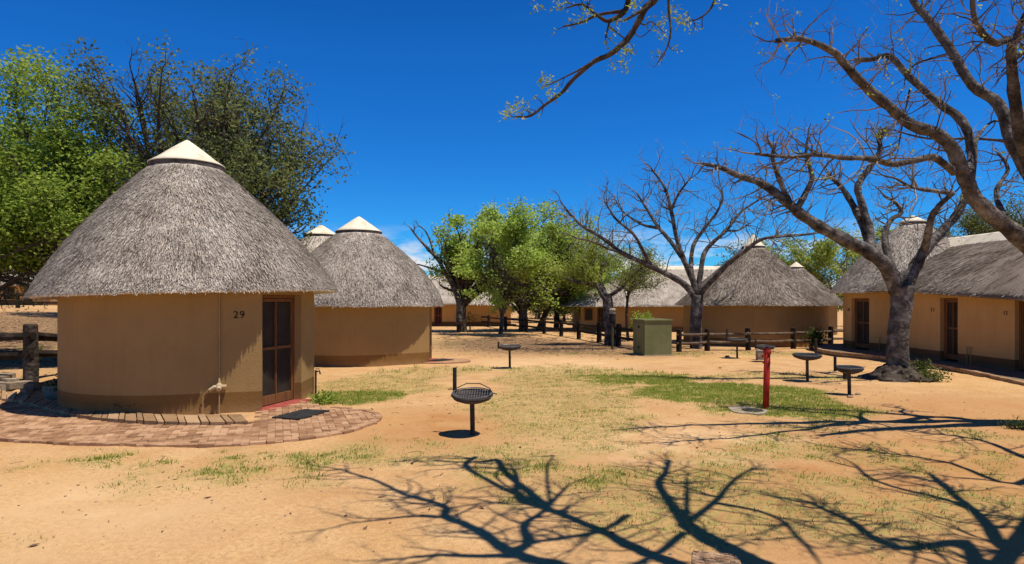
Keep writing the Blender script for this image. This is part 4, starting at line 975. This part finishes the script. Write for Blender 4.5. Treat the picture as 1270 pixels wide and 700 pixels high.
# -- T3: tree close by on the right, only its overhanging branch is in the picture, the rest is the shadow on the sand
b3 = Vector((4.3, 2.9, 0)); t3 = empty('bare_tree', b3); tag(t3, 'overhanging tree whose thin leafy branch hangs into the top of the sky', 'tree')
tk = MB(); br_ = MB(); tips = []
top = Vector((3.35, 3.6, 3.9))
sp = smooth_path([b3 - Vector((0, 0, .2)), b3 + Vector((0, 0, .1)), b3 + Vector((-.25, .2, 1.6)), top], 6); m = len(sp); tk.tube(sp, [.30 - .12 * i / (m - 1) for i in range(m)], 12, rough=.08)
n1 = SH(938, 699, 4.75); n2 = SH(850, 650, 5.2); nB = SH(841, 702, 4.9); nC = SH(700, 703, 5.0)
l3 = [([top, top.lerp(n1, .6) + Vector((0, -.1, .15)), n1, SH(905, 682, 4.9), SH(876, 667, 5.0), n2], .135, .09, .25),
      ([n2, SH(832, 626, 5.4), SH(817, 601, 5.6), SH(825, 586, 5.8), SH(830, 571, 6.0)], .065, .03, 1),
      ([n2, SH(852, 620, 5.5), SH(852, 595, 5.8)], .035, .02, 1),
      ([n2, SH(885, 624, 5.5), SH(912, 594, 5.9), SH(935, 580, 6.1)], .045, .018, 1),
      ([top, top.lerp(nB, .7) + Vector((0, -.15, .1)), nB, SH(779, 677, 5.1), SH(744, 657, 5.3), SH(682, 633, 5.6), SH(643, 619, 5.8), SH(640, 590, 6.0), SH(627, 582, 6.1), SH(563, 581, 6.3)], .095, .016, 1),
      ([SH(779, 639, 5.6), SH(744, 659, 5.3), SH(700, 667, 5.4), SH(656, 672, 5.3)], .035, .03, .5),
      ([top, top.lerp(nC, .7) + Vector((0, -.3, .2)), nC, SH(634, 685, 5.1), SH(594, 659, 5.4), SH(554, 641, 5.6), SH(550, 628, 5.7), SH(501, 613, 5.9), SH(457, 593, 6.1), SH(413, 581, 6.2)], .095, .016, 1),
      ([SH(634, 685, 5.1), SH(656, 672, 5.25), SH(650, 652, 5.4), SH(673, 635, 5.6), SH(704, 602, 5.9)], .06, .02, .8),
      ([SH(554, 641, 5.6), SH(497, 641, 5.8), SH(430, 650, 5.9)], .035, .012, .8),
      ([SH(640, 690, 5.05), SH(575, 689, 5.3), SH(515, 690, 5.5)], .05, .02, .6),
      ([SH(885, 624, 5.5), SH(960, 640, 5.6), SH(1010, 690, 5.6)], .04, .02, .8),
      ([SH(850, 660, 5.1), SH(790, 700, 5.2), SH(700, 705, 5.5)], .04, .02, .6)]
for pts, r0, r1, tw in l3:
    s_, r_ = limb(tk, pts, r0, r1, n=8); 
    if tw > .1: twigs_on(br_, s_, r_, 5.5 * tw + 1.5, .85, .016, 2, tips, start=.25, up=.15, kids=(2, 3))
YB = 6.9; tips_vis = []
hang = SH(682, 633, 5.6)
lb = [([hang, P(850, -60, YB - .6), P(825, -22, YB - .2)] + pix_limb(YB, [(812, 0, 0), (801, 10, 0), (791, 28, 0), (779, 48, 0), (756, 68, 0), (736, 77, 0), (711, 99, .05), (696, 116, .1), (675, 131, .1), (658, 144, .1), (640, 145, .1)]), .05, .010),
      ([hang, P(800, -70, YB - .5)] + pix_limb(YB, [(781, -6, .1), (774, 15, .1), (756, 26, .1), (744, 22, .1), (723, 6, .1), (703, 10, .1)]), .045, .008),
      (pix_limb(YB, [(772, 14, .1), (741, 19, .2), (721, 28, .2), (699, 33, .2)]), .020, .010),
      (pix_limb(YB, [(808, 6, 0), (786, 19, -.1), (774, 26, -.1)]), .022, .012),
      ([hang, P(840, -60, YB - .8)] + pix_limb(YB, [(829, 0, -.2), (832, 38, -.2), (827, 60, -.2), (817, 76, -.2)]), .020, .006),
      ([hang, P(905, -60, YB - .4)] + pix_limb(YB, [(887, 0, .2), (872, 20, .2), (852, 28, .2)]), .022, .006),
      (pix_limb(YB, [(756, 27, .1), (751, 47, .1)]), .013, .010),
      (pix_limb(YB, [(736, 76, 0), (716, 88, -.1), (686, 103, -.15)]), .014, .006),
      (pix_limb(YB, [(757, 34, .1), (772, 46, 0), (779, 52, 0)]), .009, .007),
      (pix_limb(YB, [(791, 28, 0), (800, 31, .1), (808, 27, .1), (822, 39, .1)]), .010, .005),
      (pix_limb(YB, [(786, 40, 0), (795, 46, -.1), (806, 38, -.1)]), .007, .004)]
for pts, r0, r1 in lb:
    s_, r_ = limb(tk, pts, r0, r1, n=7); twigs_on(br_, s_, r_, 2.0, .16, .006, 1, tips_vis, start=.72, up=.0, kids=(1, 3))
build('trunk', tk, M['barkd'], t3, smooth=True); build('branches', br_, M['barkd'], t3)
cl = []
for (px, py) in ((690, 6), (668, 8), (700, 2), (727, 17), (721, 24), (786, 8), (789, 2), (774, 66), (781, 62), (763, 82), (776, 82), (672, 97), (680, 99), (682, 113), (632, 134), (640, 140), (626, 144), (645, 130), (838, 12), (822, 25), (848, 27), (840, 26), (895, 3), (760, 38), (820, 42)):
    cl.append(np.array(P(px, py, YB + random.uniform(-.1, .1))) + np.random.normal(0, .035, (26, 3)))
c_ = np.concatenate(cl + [np.repeat(np.array([t[0] for t in tips_vis]), 2, 0)])
build('leaves', leaf_quads(c_, .055, .016), M['leaf_mid'], t3)

# -- T5: bare tree by the wide dark hut
b5 = P(863, 434, 27.3); b5.z = tzf(b5.x, b5.y); Y5 = 27.3
t5 = empty('bare_tree', b5); tag(t5, 'spreading leafless tree behind the fence, left of the dark cone roof', 'tree')
tk = MB(); br_ = MB(); tips = []
sp = smooth_path([b5 - Vector((0, 0, .2)), b5 + Vector((0, 0, .05))] + pix_limb(Y5, [(863, 405, 0), (864, 385, 0), (865, 366, 0)]), 4); m = len(sp)
tk.tube(sp, [.33] + [.255 - .02 * i / m for i in range(m - 1)], 12, rough=.07)
limbs5 = [
 ([(863, 370, 0), (852, 356, 0), (840, 347, 0), (808, 331, -.3), (772, 314, -.6), (748, 296, -.8), (720, 279, -1.0), (700, 257, -1.1)], .165, .04),
 ([(864, 366, 0), (858, 345, 0), (848, 322, 0), (840, 298, 0), (832, 260, .2), (824, 232, .3), (808, 210, .4)], .15, .04),
 ([(866, 366, 0), (868, 345, 0), (873, 316, .2), (885, 300, .3), (901, 286, .4), (920, 262, .5), (945, 246, .6)], .13, .035),
 ([(867, 366, 0), (885, 346, -.4), (905, 326, -.8), (925, 311, -1.2), (942, 298, -1.5), (962, 294, -1.8), (1000, 291, -2.1), (1028, 286, -2.3)], .125, .035),
 ([(860, 352, 0), (857, 330, .5), (860, 305, .8), (872, 286, 1.0), (890, 262, 1.2), (897, 245, 1.3)], .12, .04),
 ([(848, 322, 0), (832, 300, .8), (815, 280, 1.2), (800, 256, 1.6), (790, 240, 1.7)], .11, .035),
 ([(808, 331, -.3), (796, 308, -.6), (785, 290, -.8), (764, 272, -1.0), (750, 250, -1.2)], .09, .03),
 ([(832, 262, .2), (842, 240, 0), (856, 222, -.2)], .07, .03),
 ([(772, 314, -.6), (755, 309, -1.0), (735, 300, -1.3), (715, 296, -1.5)], .06, .025),
 ([(901, 286, .4), (915, 286, .8), (932, 276, 1.1)], .06, .025),
 ([(815, 283, 1.2), (795, 278, 1.6), (772, 262, 2), (762, 245, 2)], .07, .02),
]
for pts, r0, r1 in limbs5:
    s_, r_ = limb(tk, pix_limb(Y5, pts), r0, r1, n=9); twigs_on(br_, s_, r_, 4.4, 1.45, .026, 2, tips, start=.36, up=.10, kids=(2, 3))
build('trunk', tk, M['bark'], t5, smooth=True); build('branches', br_, M['twig'], t5)

# -- leafy trees
def leafy(name, label, base, H, r, crown, n_limb, n_leaf, leaf, lw, bark, leafmat, trunk_r=.2, fork=.35, flat=.2, twl=1.0, gap=.45, lean=(0, 0), seed=1, group=None, sig=.30, droop=.1, bare=0, zmin=-9):
    """crown: (cx, cy, cz, rx, ry, rz) in world; branches grow to points inside it and leaves sit round the twig ends"""
    random.seed(seed); np.random.seed(seed)
    base = Vector(base); root = empty(name, base); tag(root, label, 'tree', group)
    tk = MB(); tips = []; cx, cy, cz, rx, ry, rz = crown
    f0 = base + Vector((lean[0], lean[1], H * fork)); sp = smooth_path([base - Vector((0, 0, .2)), base + Vector((0, 0, .05)), base.lerp(f0, .5) + Vector((random.uniform(-.1, .1), random.uniform(-.1, .1), 0)), f0], 4)
    m = len(sp); tk.tube(sp, [trunk_r * (1.25 if i < 2 else 1) * (1 - .3 * i / m) for i in range(m)], 10, rough=.1)
    bm_ = MB()
    for k in range(n_limb):
        while True:
            q = Vector((random.uniform(-1, 1), random.uniform(-1, 1), random.uniform(-1, 1)))
            if .35 < q.length < 1: break
        e = Vector((cx + q.x * rx, cy + q.y * ry, cz + q.z * rz)); s0 = sp[-1 - random.randint(0, 3)]
        mid = s0.lerp(e, .5) + Vector((random.uniform(-.25, .25) * rx * .4, random.uniform(-.25, .25) * ry * .4, random.uniform(0, .25) * rz))
        s_, r_ = limb(bm_, [s0, s0.lerp(mid, .5) + Vector((0, 0, .1)), mid, mid.lerp(e, .6) + rdir() * .12 * rz, e], trunk_r * random.uniform(.3, .5), .018, n=6, sub=3)
        twigs_on(bm_, s_, r_, 2.4 / twl, twl, .022, 1, tips, start=.35, up=.25, kids=(3, 5))
    build('trunk', tk, M[bark], root, smooth=True)
    tp = np.array([t[0] for t in tips]); dens = vnoise(tp[:, 0] * 1.1 + tp[:, 2] * .7, tp[:, 1] * 1.1 - tp[:, 2] * .9, seed)
    tp = tp[dens > gap * .55]
    idx = np.random.randint(0, len(tp), n_leaf); c_ = tp[idx] + np.random.normal(0, sig, (n_leaf, 3)) * np.array([1, 1, .7])
    c_ = c_[c_[:, 2] > zmin]
    build('crown', leaf_quads(c_, leaf, lw, droop, flat), M[leafmat], root)
    if bare:
        bb = bm_; tt = []
        for q in tp[np.random.randint(0, len(tp), bare)]:
            if q[2] > cz: twig(bb, Vector(q), Vector((random.gauss(0, .3), random.gauss(0, .3), 1)), twl * .9, .014, 1, tt, .3)
    build('branches', bm_, M[bark], root)
    return root
# left: dark sparse tree behind hut 29
leafy('evergreen_tree', 'tall sparse dark-leaved tree rising behind the roof of hut 29', (-10.6, 21.5, tzf(-10.6, 21.5)), 10, 5, (-10.5, 21.5, 6.25, 4.55, 3.5, 3.45), 84, 56000, .14, .07, 'barkd', 'leaf_dark', trunk_r=.30, fork=.26, seed=12, sig=.20, gap=.55, twl=1.15, bare=260)
leafy('evergreen_tree', 'bright fine-leaved tree at the left edge beside the dark tall tree', (-12.4, 19.5, tzf(-12.4, 19.5)), 8, 4, (-14.9, 19.2, 4.9, 3.7, 3.0, 4.0), 64, 80000, .13, .07, 'barkd', 'leaf_light', trunk_r=.20, fork=.3, seed=5, sig=.24, gap=.35, flat=.35, zmin=2.75, twl=.9)
leafy('evergreen_tree', 'lower leafy tree at the far left edge behind the bright one', (-21.5, 26, tzf(-21.5, 26)), 7, 4, (-21.0, 26, 5.0, 3.6, 3, 3.0), 26, 26000, .13, .06, 'barkd', 'leaf_olive', trunk_r=.26, fork=.25, seed=8, sig=.4, twl=1.1)
# centre: spreading green trees
leafy('green_tree', 'green tree on thick dark trunk beside the bush, left of the group', (P(573, 400, 45).x, 45, tzf(-3.5, 45)), 8, 4, (-2.6, 45, 4.8, 3.3, 3, 3.1), 30, 12000, .25, .13, 'barkd', 'leaf_grove', trunk_r=.42, fork=.32, seed=21, sig=.22, twl=1.1, gap=.95, flat=.45, bare=30, group='green trees in the centre')
leafy('green_tree', 'young green tree with slim pale trunk standing in leaf litter', G(621, 414.5), 7, 4, (.3, 39.5, 4.2, 4.1, 3, 3.2), 40, 16000, .21, .11, 'bark', 'leaf_grove', trunk_r=.17, fork=.26, seed=22, sig=.20, twl=1.0, gap=.95, flat=.45, bare=40, group='green trees in the centre')
leafy('green_tree', 'dense green tree with dark trunk in the middle of the grove', (P(648, 404, 46).x, 46, tzf(1, 46)), 9, 5, (2.0, 46, 5.0, 4.5, 3, 3.6), 42, 14000, .25, .13, 'barkd', 'leaf_grove', trunk_r=.32, fork=.28, seed=23, sig=.24, twl=1.1, gap=.9, flat=.45, bare=30, group='green trees in the centre')
leafy('green_tree', 'green tree with leaning dark trunk right of the dense one', (P(668, 406, 48).x, 48, tzf(2, 48)), 8, 4, (3.9, 47, 3.9, 3.2, 2.6, 2.9), 34, 12000, .23, .12, 'barkd', 'leaf_grove', trunk_r=.25, fork=.30, lean=(.9, 0), seed=24, sig=.22, twl=1.0, gap=.95, flat=.45, bare=30, group='green trees in the centre')
leafy('green_tree', 'rightmost green tree of the grove with two-toned dark trunk behind the fence', (P(690, 402, 50).x, 50, tzf(3, 50)), 8, 4, (5.6, 49, 3.9, 3.4, 2.6, 2.5), 34, 12000, .24, .13, 'barkd', 'leaf_grove', trunk_r=.26, fork=.25, seed=27, sig=.24, twl=1.1, gap=.9, flat=.45, bare=20, group='green trees in the centre')
leafy('green_tree', 'small drooping green tree filling the gap low in the grove', (P(647, 402, 49).x, 49, tzf(1, 49)), 6, 4, (.6, 48, 3.3, 3.2, 2.4, 1.9), 30, 8000, .23, .12, 'barkd', 'leaf_grove', trunk_r=.2, fork=.28, seed=28, sig=.24, twl=1.0, gap=.9, flat=.45, group='green trees in the centre')
# dead limb of the left centre tree
bs = P(568, 372, 44.5)
dt = empty('dead_tree', (bs.x, bs.y, tzf(bs.x, bs.y))); tag(dt, 'dead grey branching tree poking out left of the green trees', 'tree')
mb = MB(); mb2 = MB(); tt = []
for pts, r0, r1 in (([(570, 402, 0), (569, 375, 0), (560, 350, 0), (552, 340, 0), (545, 325, 0), (530, 308, 0), (519, 296, 0), (509, 283, 0)], .24, .05), ([(538, 316, 0), (534, 300, 0), (527, 286, 0), (519, 280, 0)], .09, .03), ([(552, 340, 0), (535, 333, 0), (518, 328, 0)], .12, .04), ([(545, 325, 0), (548, 305, 0), (540, 290, 0)], .08, .03)):
    s_, r_ = limb(mb, pix_limb(44.5, pts), r0, r1); twigs_on(mb2, s_, r_, .9, .9, .03, 1, tt, start=.5, up=.3)
build('trunk', mb, M['bark'], dt, smooth=True); build('branches', mb2, M['bark'], dt)
# T7 leaning tree behind the fence by the lamp pole, and a thin one
b7 = P(757, 432, 29.5); b7.z = tzf(b7.x, b7.y); t7 = empty('crooked_tree', b7); tag(t7, 'crooked dark tree with few leaves leaning left behind the lamp pole', 'tree')
tk = MB(); br_ = MB(); tips = []
for pts, r0, r1, tw in (([(756, 440, 0), (757, 425, 0), (756, 400, 0), (754, 375, 0), (752, 365, 0)], .30, .22, 0), ([(753, 372, 0), (745, 358, 0), (730, 352, 0), (715, 350, 0), (702, 346, 0)], .16, .04, 1), ([(752, 368, 0), (742, 345, .2), (735, 330, .3), (733, 312, .4), (742, 300, .4)], .12, .03, 1), ([(754, 368, 0), (770, 358, -.3), (785, 342, -.5), (797, 332, -.6)], .10, .03, 1), ([(748, 362, 0), (744, 345, .5), (748, 328, .8), (760, 318, 1)], .09, .03, 1), ([(754, 378, 0), (746, 366, -.3), (738, 352, -.3), (725, 340, -.3)], .12, .03, 1)):
    s_, r_ = limb(tk, pix_limb(29.5, pts), r0, r1)
    if tw: twigs_on(br_, s_, r_, 2.6, .9, .03, 2, tips, start=.4, up=.2)
build('trunk', tk, M['bark'], t7, smooth=True); build('branches', br_, M['bark'], t7)
tp = np.array([t[0] for t in tips]); build('crown', leaf_quads(tp[np.random.randint(0, len(tp), 9000)] + np.random.normal(0, .2, (9000, 3)), .10, .05), M['leaf_mid'], t7)
b8 = P(779, 425, 33); leafy('sapling', 'thin sapling with sparse leaves between crooked tree and cabinet', (b8.x, 33, tzf(b8.x, 33)), 4.5, 2, (b8.x, 33, 3.0, 1.6, 1.3, 1.0), 12, 5000, .10, .05, 'barkd', 'leaf_olive', trunk_r=.09, fork=.55, seed=31, sig=.22, twl=.7)
# right rear trees
for i, (px, Y, h, rx, nl, mt, lab) in enumerate(((985, 52, 7.6, 4.0, 34000, 'leaf_mid', 'airy green tree behind the cream capped roofs'), (1035, 56, 7.4, 4.2, 34000, 'leaf_olive', 'green tree right of the airy one, above the rear hut roof'), (945, 60, 6.6, 3.6, 24000, 'leaf_olive', 'small distant tree left of the cone roof cap'), (1085, 47, 6.8, 3.4, 26000, 'leaf_mid', 'green tree seen between the big bare limbs, left of the round end roof'))):
    X = (px - 635) / F * Y
    leafy('green_tree', lab, (X, Y, tzf(X, Y)), h, rx, (X, Y, h * .62, rx, 3.0, h * .38), 22, nl // 4, .22, .11, 'bark', mt, trunk_r=.20, fork=.3, seed=40 + i, sig=.26, twl=1.3, gap=1.05, flat=.35, group='trees behind the right huts')
for i, (px, Y, h, rx, lab) in enumerate(((1205, 38, 7.4, 4.2, 'olive tree behind the long wing, just right of the round end cap'), (1290, 36, 7.6, 4.4, 'olive tree behind the long wing at the right edge'))):
    X = (px - 635) / F * Y
    leafy('olive_tree', lab, (X, Y, tzf(X, Y)), h, rx, (X, Y, h * .68, rx, 3.0, h * .30), 30, 26000, .13, .06, 'barkd', 'leaf_olive', trunk_r=.25, fork=.3, seed=50 + i, sig=.32, twl=1.1, gap=.8, group='trees behind the right huts')
for i, (px, Y, h, lab) in enumerate(((700, 66, 4.0, 'low grey-green bush tree in the gap right of the grove'), (735, 74, 4.6, 'low bush tree behind the left end of the long building'), (668, 78, 4.6, 'dim bush tree behind the trunks of the grove'), (880, 78, 6.2, 'distant bush tree over the pale ridge'), (800, 80, 6.0, 'distant bush tree above the long roof left of the bare tree'), (520, 84, 5.2, 'far bush tree beyond the second hut'), (580, 86, 5.0, 'far bush tree behind the house with red-brown door'))):
    X = (px - 635) / F * Y
    leafy('bush_tree', lab, (X, Y, tzf(X, Y)), h, 4, (X, Y, h * .5, 5.0, 3, h * .45), 22, 14000, .26, .13, 'bark', 'leaf_olive', trunk_r=.2, fork=.25, seed=60 + i, sig=.5, twl=1.3, group='distant bush trees')
for i, (X, Y, h, rx, lab) in enumerate(((-29, 44, 8.0, 4.5, 'big shady tree between the far house and the left fence'), (-58, 82, 10, 7, 'tall tree behind the far house at the left edge'), (-40, 84, 8.5, 6, 'tree beyond the rise, left of the tall dark tree'), (-22, 60, 7.5, 5, 'tree behind hut 29 on the rise'))):
    leafy('shade_tree', lab, (X, Y, tzf(X, Y)), h, rx, (X, Y, tzf(X, Y) + h * .6, rx, 4, h * .33), 26, 24000, .24, .12, 'barkd', 'leaf_olive', trunk_r=.3, fork=.32, seed=70 + i, sig=.45, twl=1.4, group='trees on the left rise')

# far wood that closes the horizon
random.seed(3); np.random.seed(3)
cs = []
for i in range(900):
    a = R(random.uniform(-60, 60)); D = random.uniform(125, 190); X = D * math.sin(a); Y = D * math.cos(a) + 10; hh = random.uniform(2.5, 5.5)
    cs.append(np.array([X, Y, -.4]) + np.random.normal(0, 1, (46, 3)) * np.array([2.0, 2.0, .9]) + np.array([0, 0, hh * .5]) * np.random.uniform(.3, 1.6, (46, 1)))
o = build('far_wood', leaf_quads(np.concatenate(cs), 1.0, .6), M['leaf_olive']); tag(o, 'low bushveld along the horizon behind all the huts', 'woodland', kind='stuff')

# ------------------------------------------------------------------ low plants
def plant(name, label, base, n, r, h, leaf, lw, m, stems=10, cat='plant'):
    base = Vector(base); root = empty(name, base); tag(root, label, cat)
    st = MB(); cc = []
    for k in range(stems):
        a = random.random() * 6.283; rr_ = r * random.uniform(.2, 1); e = base + Vector((rr_ * math.cos(a), rr_ * math.sin(a), h * random.uniform(.5, 1) * (1 - .35 * rr_ / r)))
        p0 = base + Vector((rr_ * .35 * math.cos(a), rr_ * .35 * math.sin(a), -.03)); sp = smooth_path([p0, p0.lerp(e, .5) + Vector((0, 0, h * .15)), e], 3); st.tube(sp, [.012 * (1 - .6 * i / len(sp)) for i in range(len(sp))], 5)
        cc += [np.array(sp[int((len(sp) - 1) * random.uniform(.25, 1))]) + np.random.normal(0, .07 * max(r, .3) / .4, 3) for _ in range(n // stems)]
    build('stem', st, M['barkd'], root); build('foliage', leaf_quads(np.array(cc), leaf, lw), M[m], root)
    return root
plant('creeper', 'low leafy creeper growing round the foot of the big bare trunk', b1 + Vector((.28, -.42, .0)), 1100, .60, .30, .085, .045, 'leaf_olive', 34)
plant('creeper', 'taller leafy shoots climbing the right side of the big bare trunk', b1 + Vector((.36, -.28, .05)), 300, .20, .60, .08, .045, 'leaf_plant', 12)
plant('grass_tuft', 'green grass tuft at the right edge on shaded sand', G(1264, 533), 260, .20, .15, .12, .012, 'leaf_plant', 16)
plant('shrub', 'grey-green round shrub at the fence, left of the young green tree', G(577, 404.5), 2600, 1.5, 1.35, .16, .08, 'leaf_olive', 40, 'shrub')
q = P(797, 408, 38); plant('shrub', 'bright green leafy shrub against the long building wall, above the cabinet', (q.x, 38, tzf(q.x, 38)), 1600, .75, 1.75, .15, .08, 'leaf_light', 22, 'shrub')
plant('shrub', 'small dark shrub on the fence beside the walkway corner', G(1013, 433), 1100, .50, 1.0, .11, .05, 'leaf_plant', 22, 'shrub')
plant('weed', 'dry straw-coloured weed at the wall foot of hut 29', (P(170, 516, 10.7).x, 10.62, .04), 200, .34, .32, .13, .008, 'grass', 34)
plant('weed', 'leafy weed in the shaded gap left of hut 29', (-8.9, 12.7, tzf(-8.9, 12.7) + .05), 130, .35, .22, .09, .03, 'leaf_plant', 12)
plant('weed', 'green weed at the wall corner right of the door of hut 29', G(402, 500), 500, .32, .18, .08, .03, 'leaf_light', 20)
plant('sapling', 'spindly young sapling in front of the left fence rails', (-9.95, 13.4, tzf(-9.95, 13.4)), 60, .25, 1.35, .08, .05, 'leaf_light', 5)

# ------------------------------------------------------------------ grass, litter, twigs on the ground
random.seed(5); np.random.seed(5)
def tufts(n, xr, yr, fn_den, hmin, hmax, blades, spread, wid):
    x = np.random.uniform(*xr, n * 6); y = np.random.uniform(*yr, n * 6); d = fn_den(x, y); k = np.random.rand(n * 6) < d
    x = x[k][:n]; y = y[k][:n]; z = gz(x, y)
    N_ = len(x); bx = np.repeat(x, blades) + np.random.normal(0, spread, N_ * blades); by = np.repeat(y, blades) + np.random.normal(0, spread, N_ * blades); bz = np.repeat(z, blades) - .004
    h = np.random.uniform(hmin, hmax, N_ * blades); a = np.random.rand(N_ * blades) * 6.283; le = np.random.uniform(.2, 1.1, N_ * blades) * h
    p = np.stack([bx, by, bz], 1); ww = wid * np.random.uniform(.6, 1.3, len(bx)); s = np.stack([np.cos(a), np.sin(a), 0 * a], 1) * ww[:, None]
    t = p + np.stack([-np.sin(a) * le, np.cos(a) * le, h], 1)
    v = np.stack([p - s, p + s, t + s * .25, t - s * .25], 1).reshape(-1, 3); return v, np.arange(len(p) * 4).reshape(-1, 4)
def on_path(x, y): return (x < -2.0) & (y > 8.2) & (y < 11.2) & (np.hypot(x + 4.4, (y - 10.0) * 1.0) < 3.0)
def dgreen(x, y): c, g = grass_den(x, y); return c * np.clip(g * 1.2, 0, 1) * ~on_path(x, y)
def ddry(x, y): c, g = grass_den(x, y); return c * np.clip(1.1 - g, 0, 1) * ~on_path(x, y)
gA_ = tufts(7000, (-6, 10), (4.7, 17), lambda x, y: dgreen(x, y) ** 1.6, .015, .045, 10, .05, .006)
gB_ = tufts(900, (-12, 14), (17, 30), dgreen, .04, .11, 7, .07, .008)
m_g = leafm('green_grass_blades', (.13, .19, .02), (.26, .33, .045), (.42, .45, .11))
o = build('grass', join(gA_, gB_), m_g); tag(o, 'short green grass in patches on the sand', 'grass', kind='stuff')
gA_ = tufts(3400, (-7, 10), (4.7, 17), lambda x, y: ddry(x, y) ** 1.3, .010, .032, 8, .06, .005)
gB_ = tufts(900, (-12, 14), (17, 30), ddry, .02, .07, 7, .08, .008)
o = build('dry_grass', join(gA_, gB_), M['grass']); tag(o, 'dry yellow grass thinly covering the yard', 'grass', kind='stuff')
def flakes(n, xr, yr, den, size):
    x = np.random.uniform(*xr, n * 5); y = np.random.uniform(*yr, n * 5); k = np.random.rand(n * 5) < den(x, y); x = x[k][:n]; y = y[k][:n]; z = gz(x, y) + .008
    c_ = np.stack([x, y, z], 1); N_ = len(c_); a = np.random.rand(N_) * 6.283; s = size * np.random.uniform(.4, 1.3, N_)
    d = np.stack([np.cos(a), np.sin(a), np.random.uniform(-.15, .35, N_)], 1) * s[:, None]; e = np.stack([-np.sin(a), np.cos(a), np.random.uniform(-.2, .3, N_)], 1) * s[:, None] * .45
    return np.stack([c_ - d, c_ + e, c_ + d, c_ - e], 1).reshape(-1, 3), np.arange(N_ * 4).reshape(-1, 4)
f1 = join(flakes(2200, (-7, 9), (4.7, 16), lambda x, y: .5 * ~on_path(x, y) * (fbm(x, y, 77) > .45), .012), flakes(160, (-7, 9), (4.7, 14), lambda x, y: .5 * ~on_path(x, y) + 0 * x, .035))
f2 = flakes(13000, (-32, 9), (13, 48), litter_den, .06)
o = build('leaf_litter', join(f1, f2), M['litter']); tag(o, 'brown fallen leaves scattered over the sand', 'leaf litter', kind='stuff')
mb = MB()
for k in range(420):
    x = random.uniform(-6.5, 9); y = random.uniform(4.7, 14)
    if bool(on_path(np.array(x), np.array(y))): continue
    rr_ = random.uniform(.006, .018); z = float(gz(x, y)); v = []
    for zz, kq in ((-.3, 1), (.5, .8)):
        for i in range(5): v.append((x + rr_ * kq * math.cos(i * 1.2566) * random.uniform(.7, 1.3), y + rr_ * kq * math.sin(i * 1.2566) * random.uniform(.7, 1.3), z + rr_ * zz))
    mb.add(v, [(i, (i + 1) % 5, 5 + (i + 1) % 5, 5 + i) for i in range(5)] + [(5, 6, 7, 8, 9)])
o = build('pebbles', mb, M['stone']); tag(o, 'small pebbles strewn over the sand', 'pebbles', kind='stuff')
mb = MB()
for k in range(70):
    x = random.uniform(-6, 8); y = random.uniform(4.8, 14)
    if bool(on_path(np.array(x), np.array(y))): continue
    a = random.random() * 6.283; l_ = random.uniform(.05, .22); z = float(gz(x, y)) + .006
    mb.tube([(x, y, z), (x + l_ * .5 * math.cos(a), y + l_ * .5 * math.sin(a), z + .008), (x + l_ * math.cos(a + .4), y + l_ * math.sin(a + .4), z)], .0028, 4)
for k in range(240):
    x = random.uniform(-20, -10.4); y = random.uniform(13.5, 30); a = random.random() * 6.283; l_ = random.uniform(.3, 1.2); z = float(gz(x, y)) + .02
    mb.tube([(x, y, z), (x + l_ * .5 * math.cos(a), y + l_ * .5 * math.sin(a), z + .05), (x + l_ * math.cos(a + .4), y + l_ * math.sin(a + .4), z + .02)], .012, 4)
for k in range(120):
    g = G(random.uniform(545, 790), random.uniform(406, 424)); a = random.random() * 6.283; l_ = random.uniform(.2, .9); z = g.z + .02
    mb.tube([(g.x, g.y, z), (g.x + l_ * .5 * math.cos(a), g.y + l_ * .5 * math.sin(a), z + .03), (g.x + l_ * math.cos(a + .4), g.y + l_ * math.sin(a + .4), z)], .014, 4)
o = build('fallen_twigs', mb, M['gwood']); tag(o, 'dry twigs lying on the sand and under the trees', 'twigs', kind='stuff')
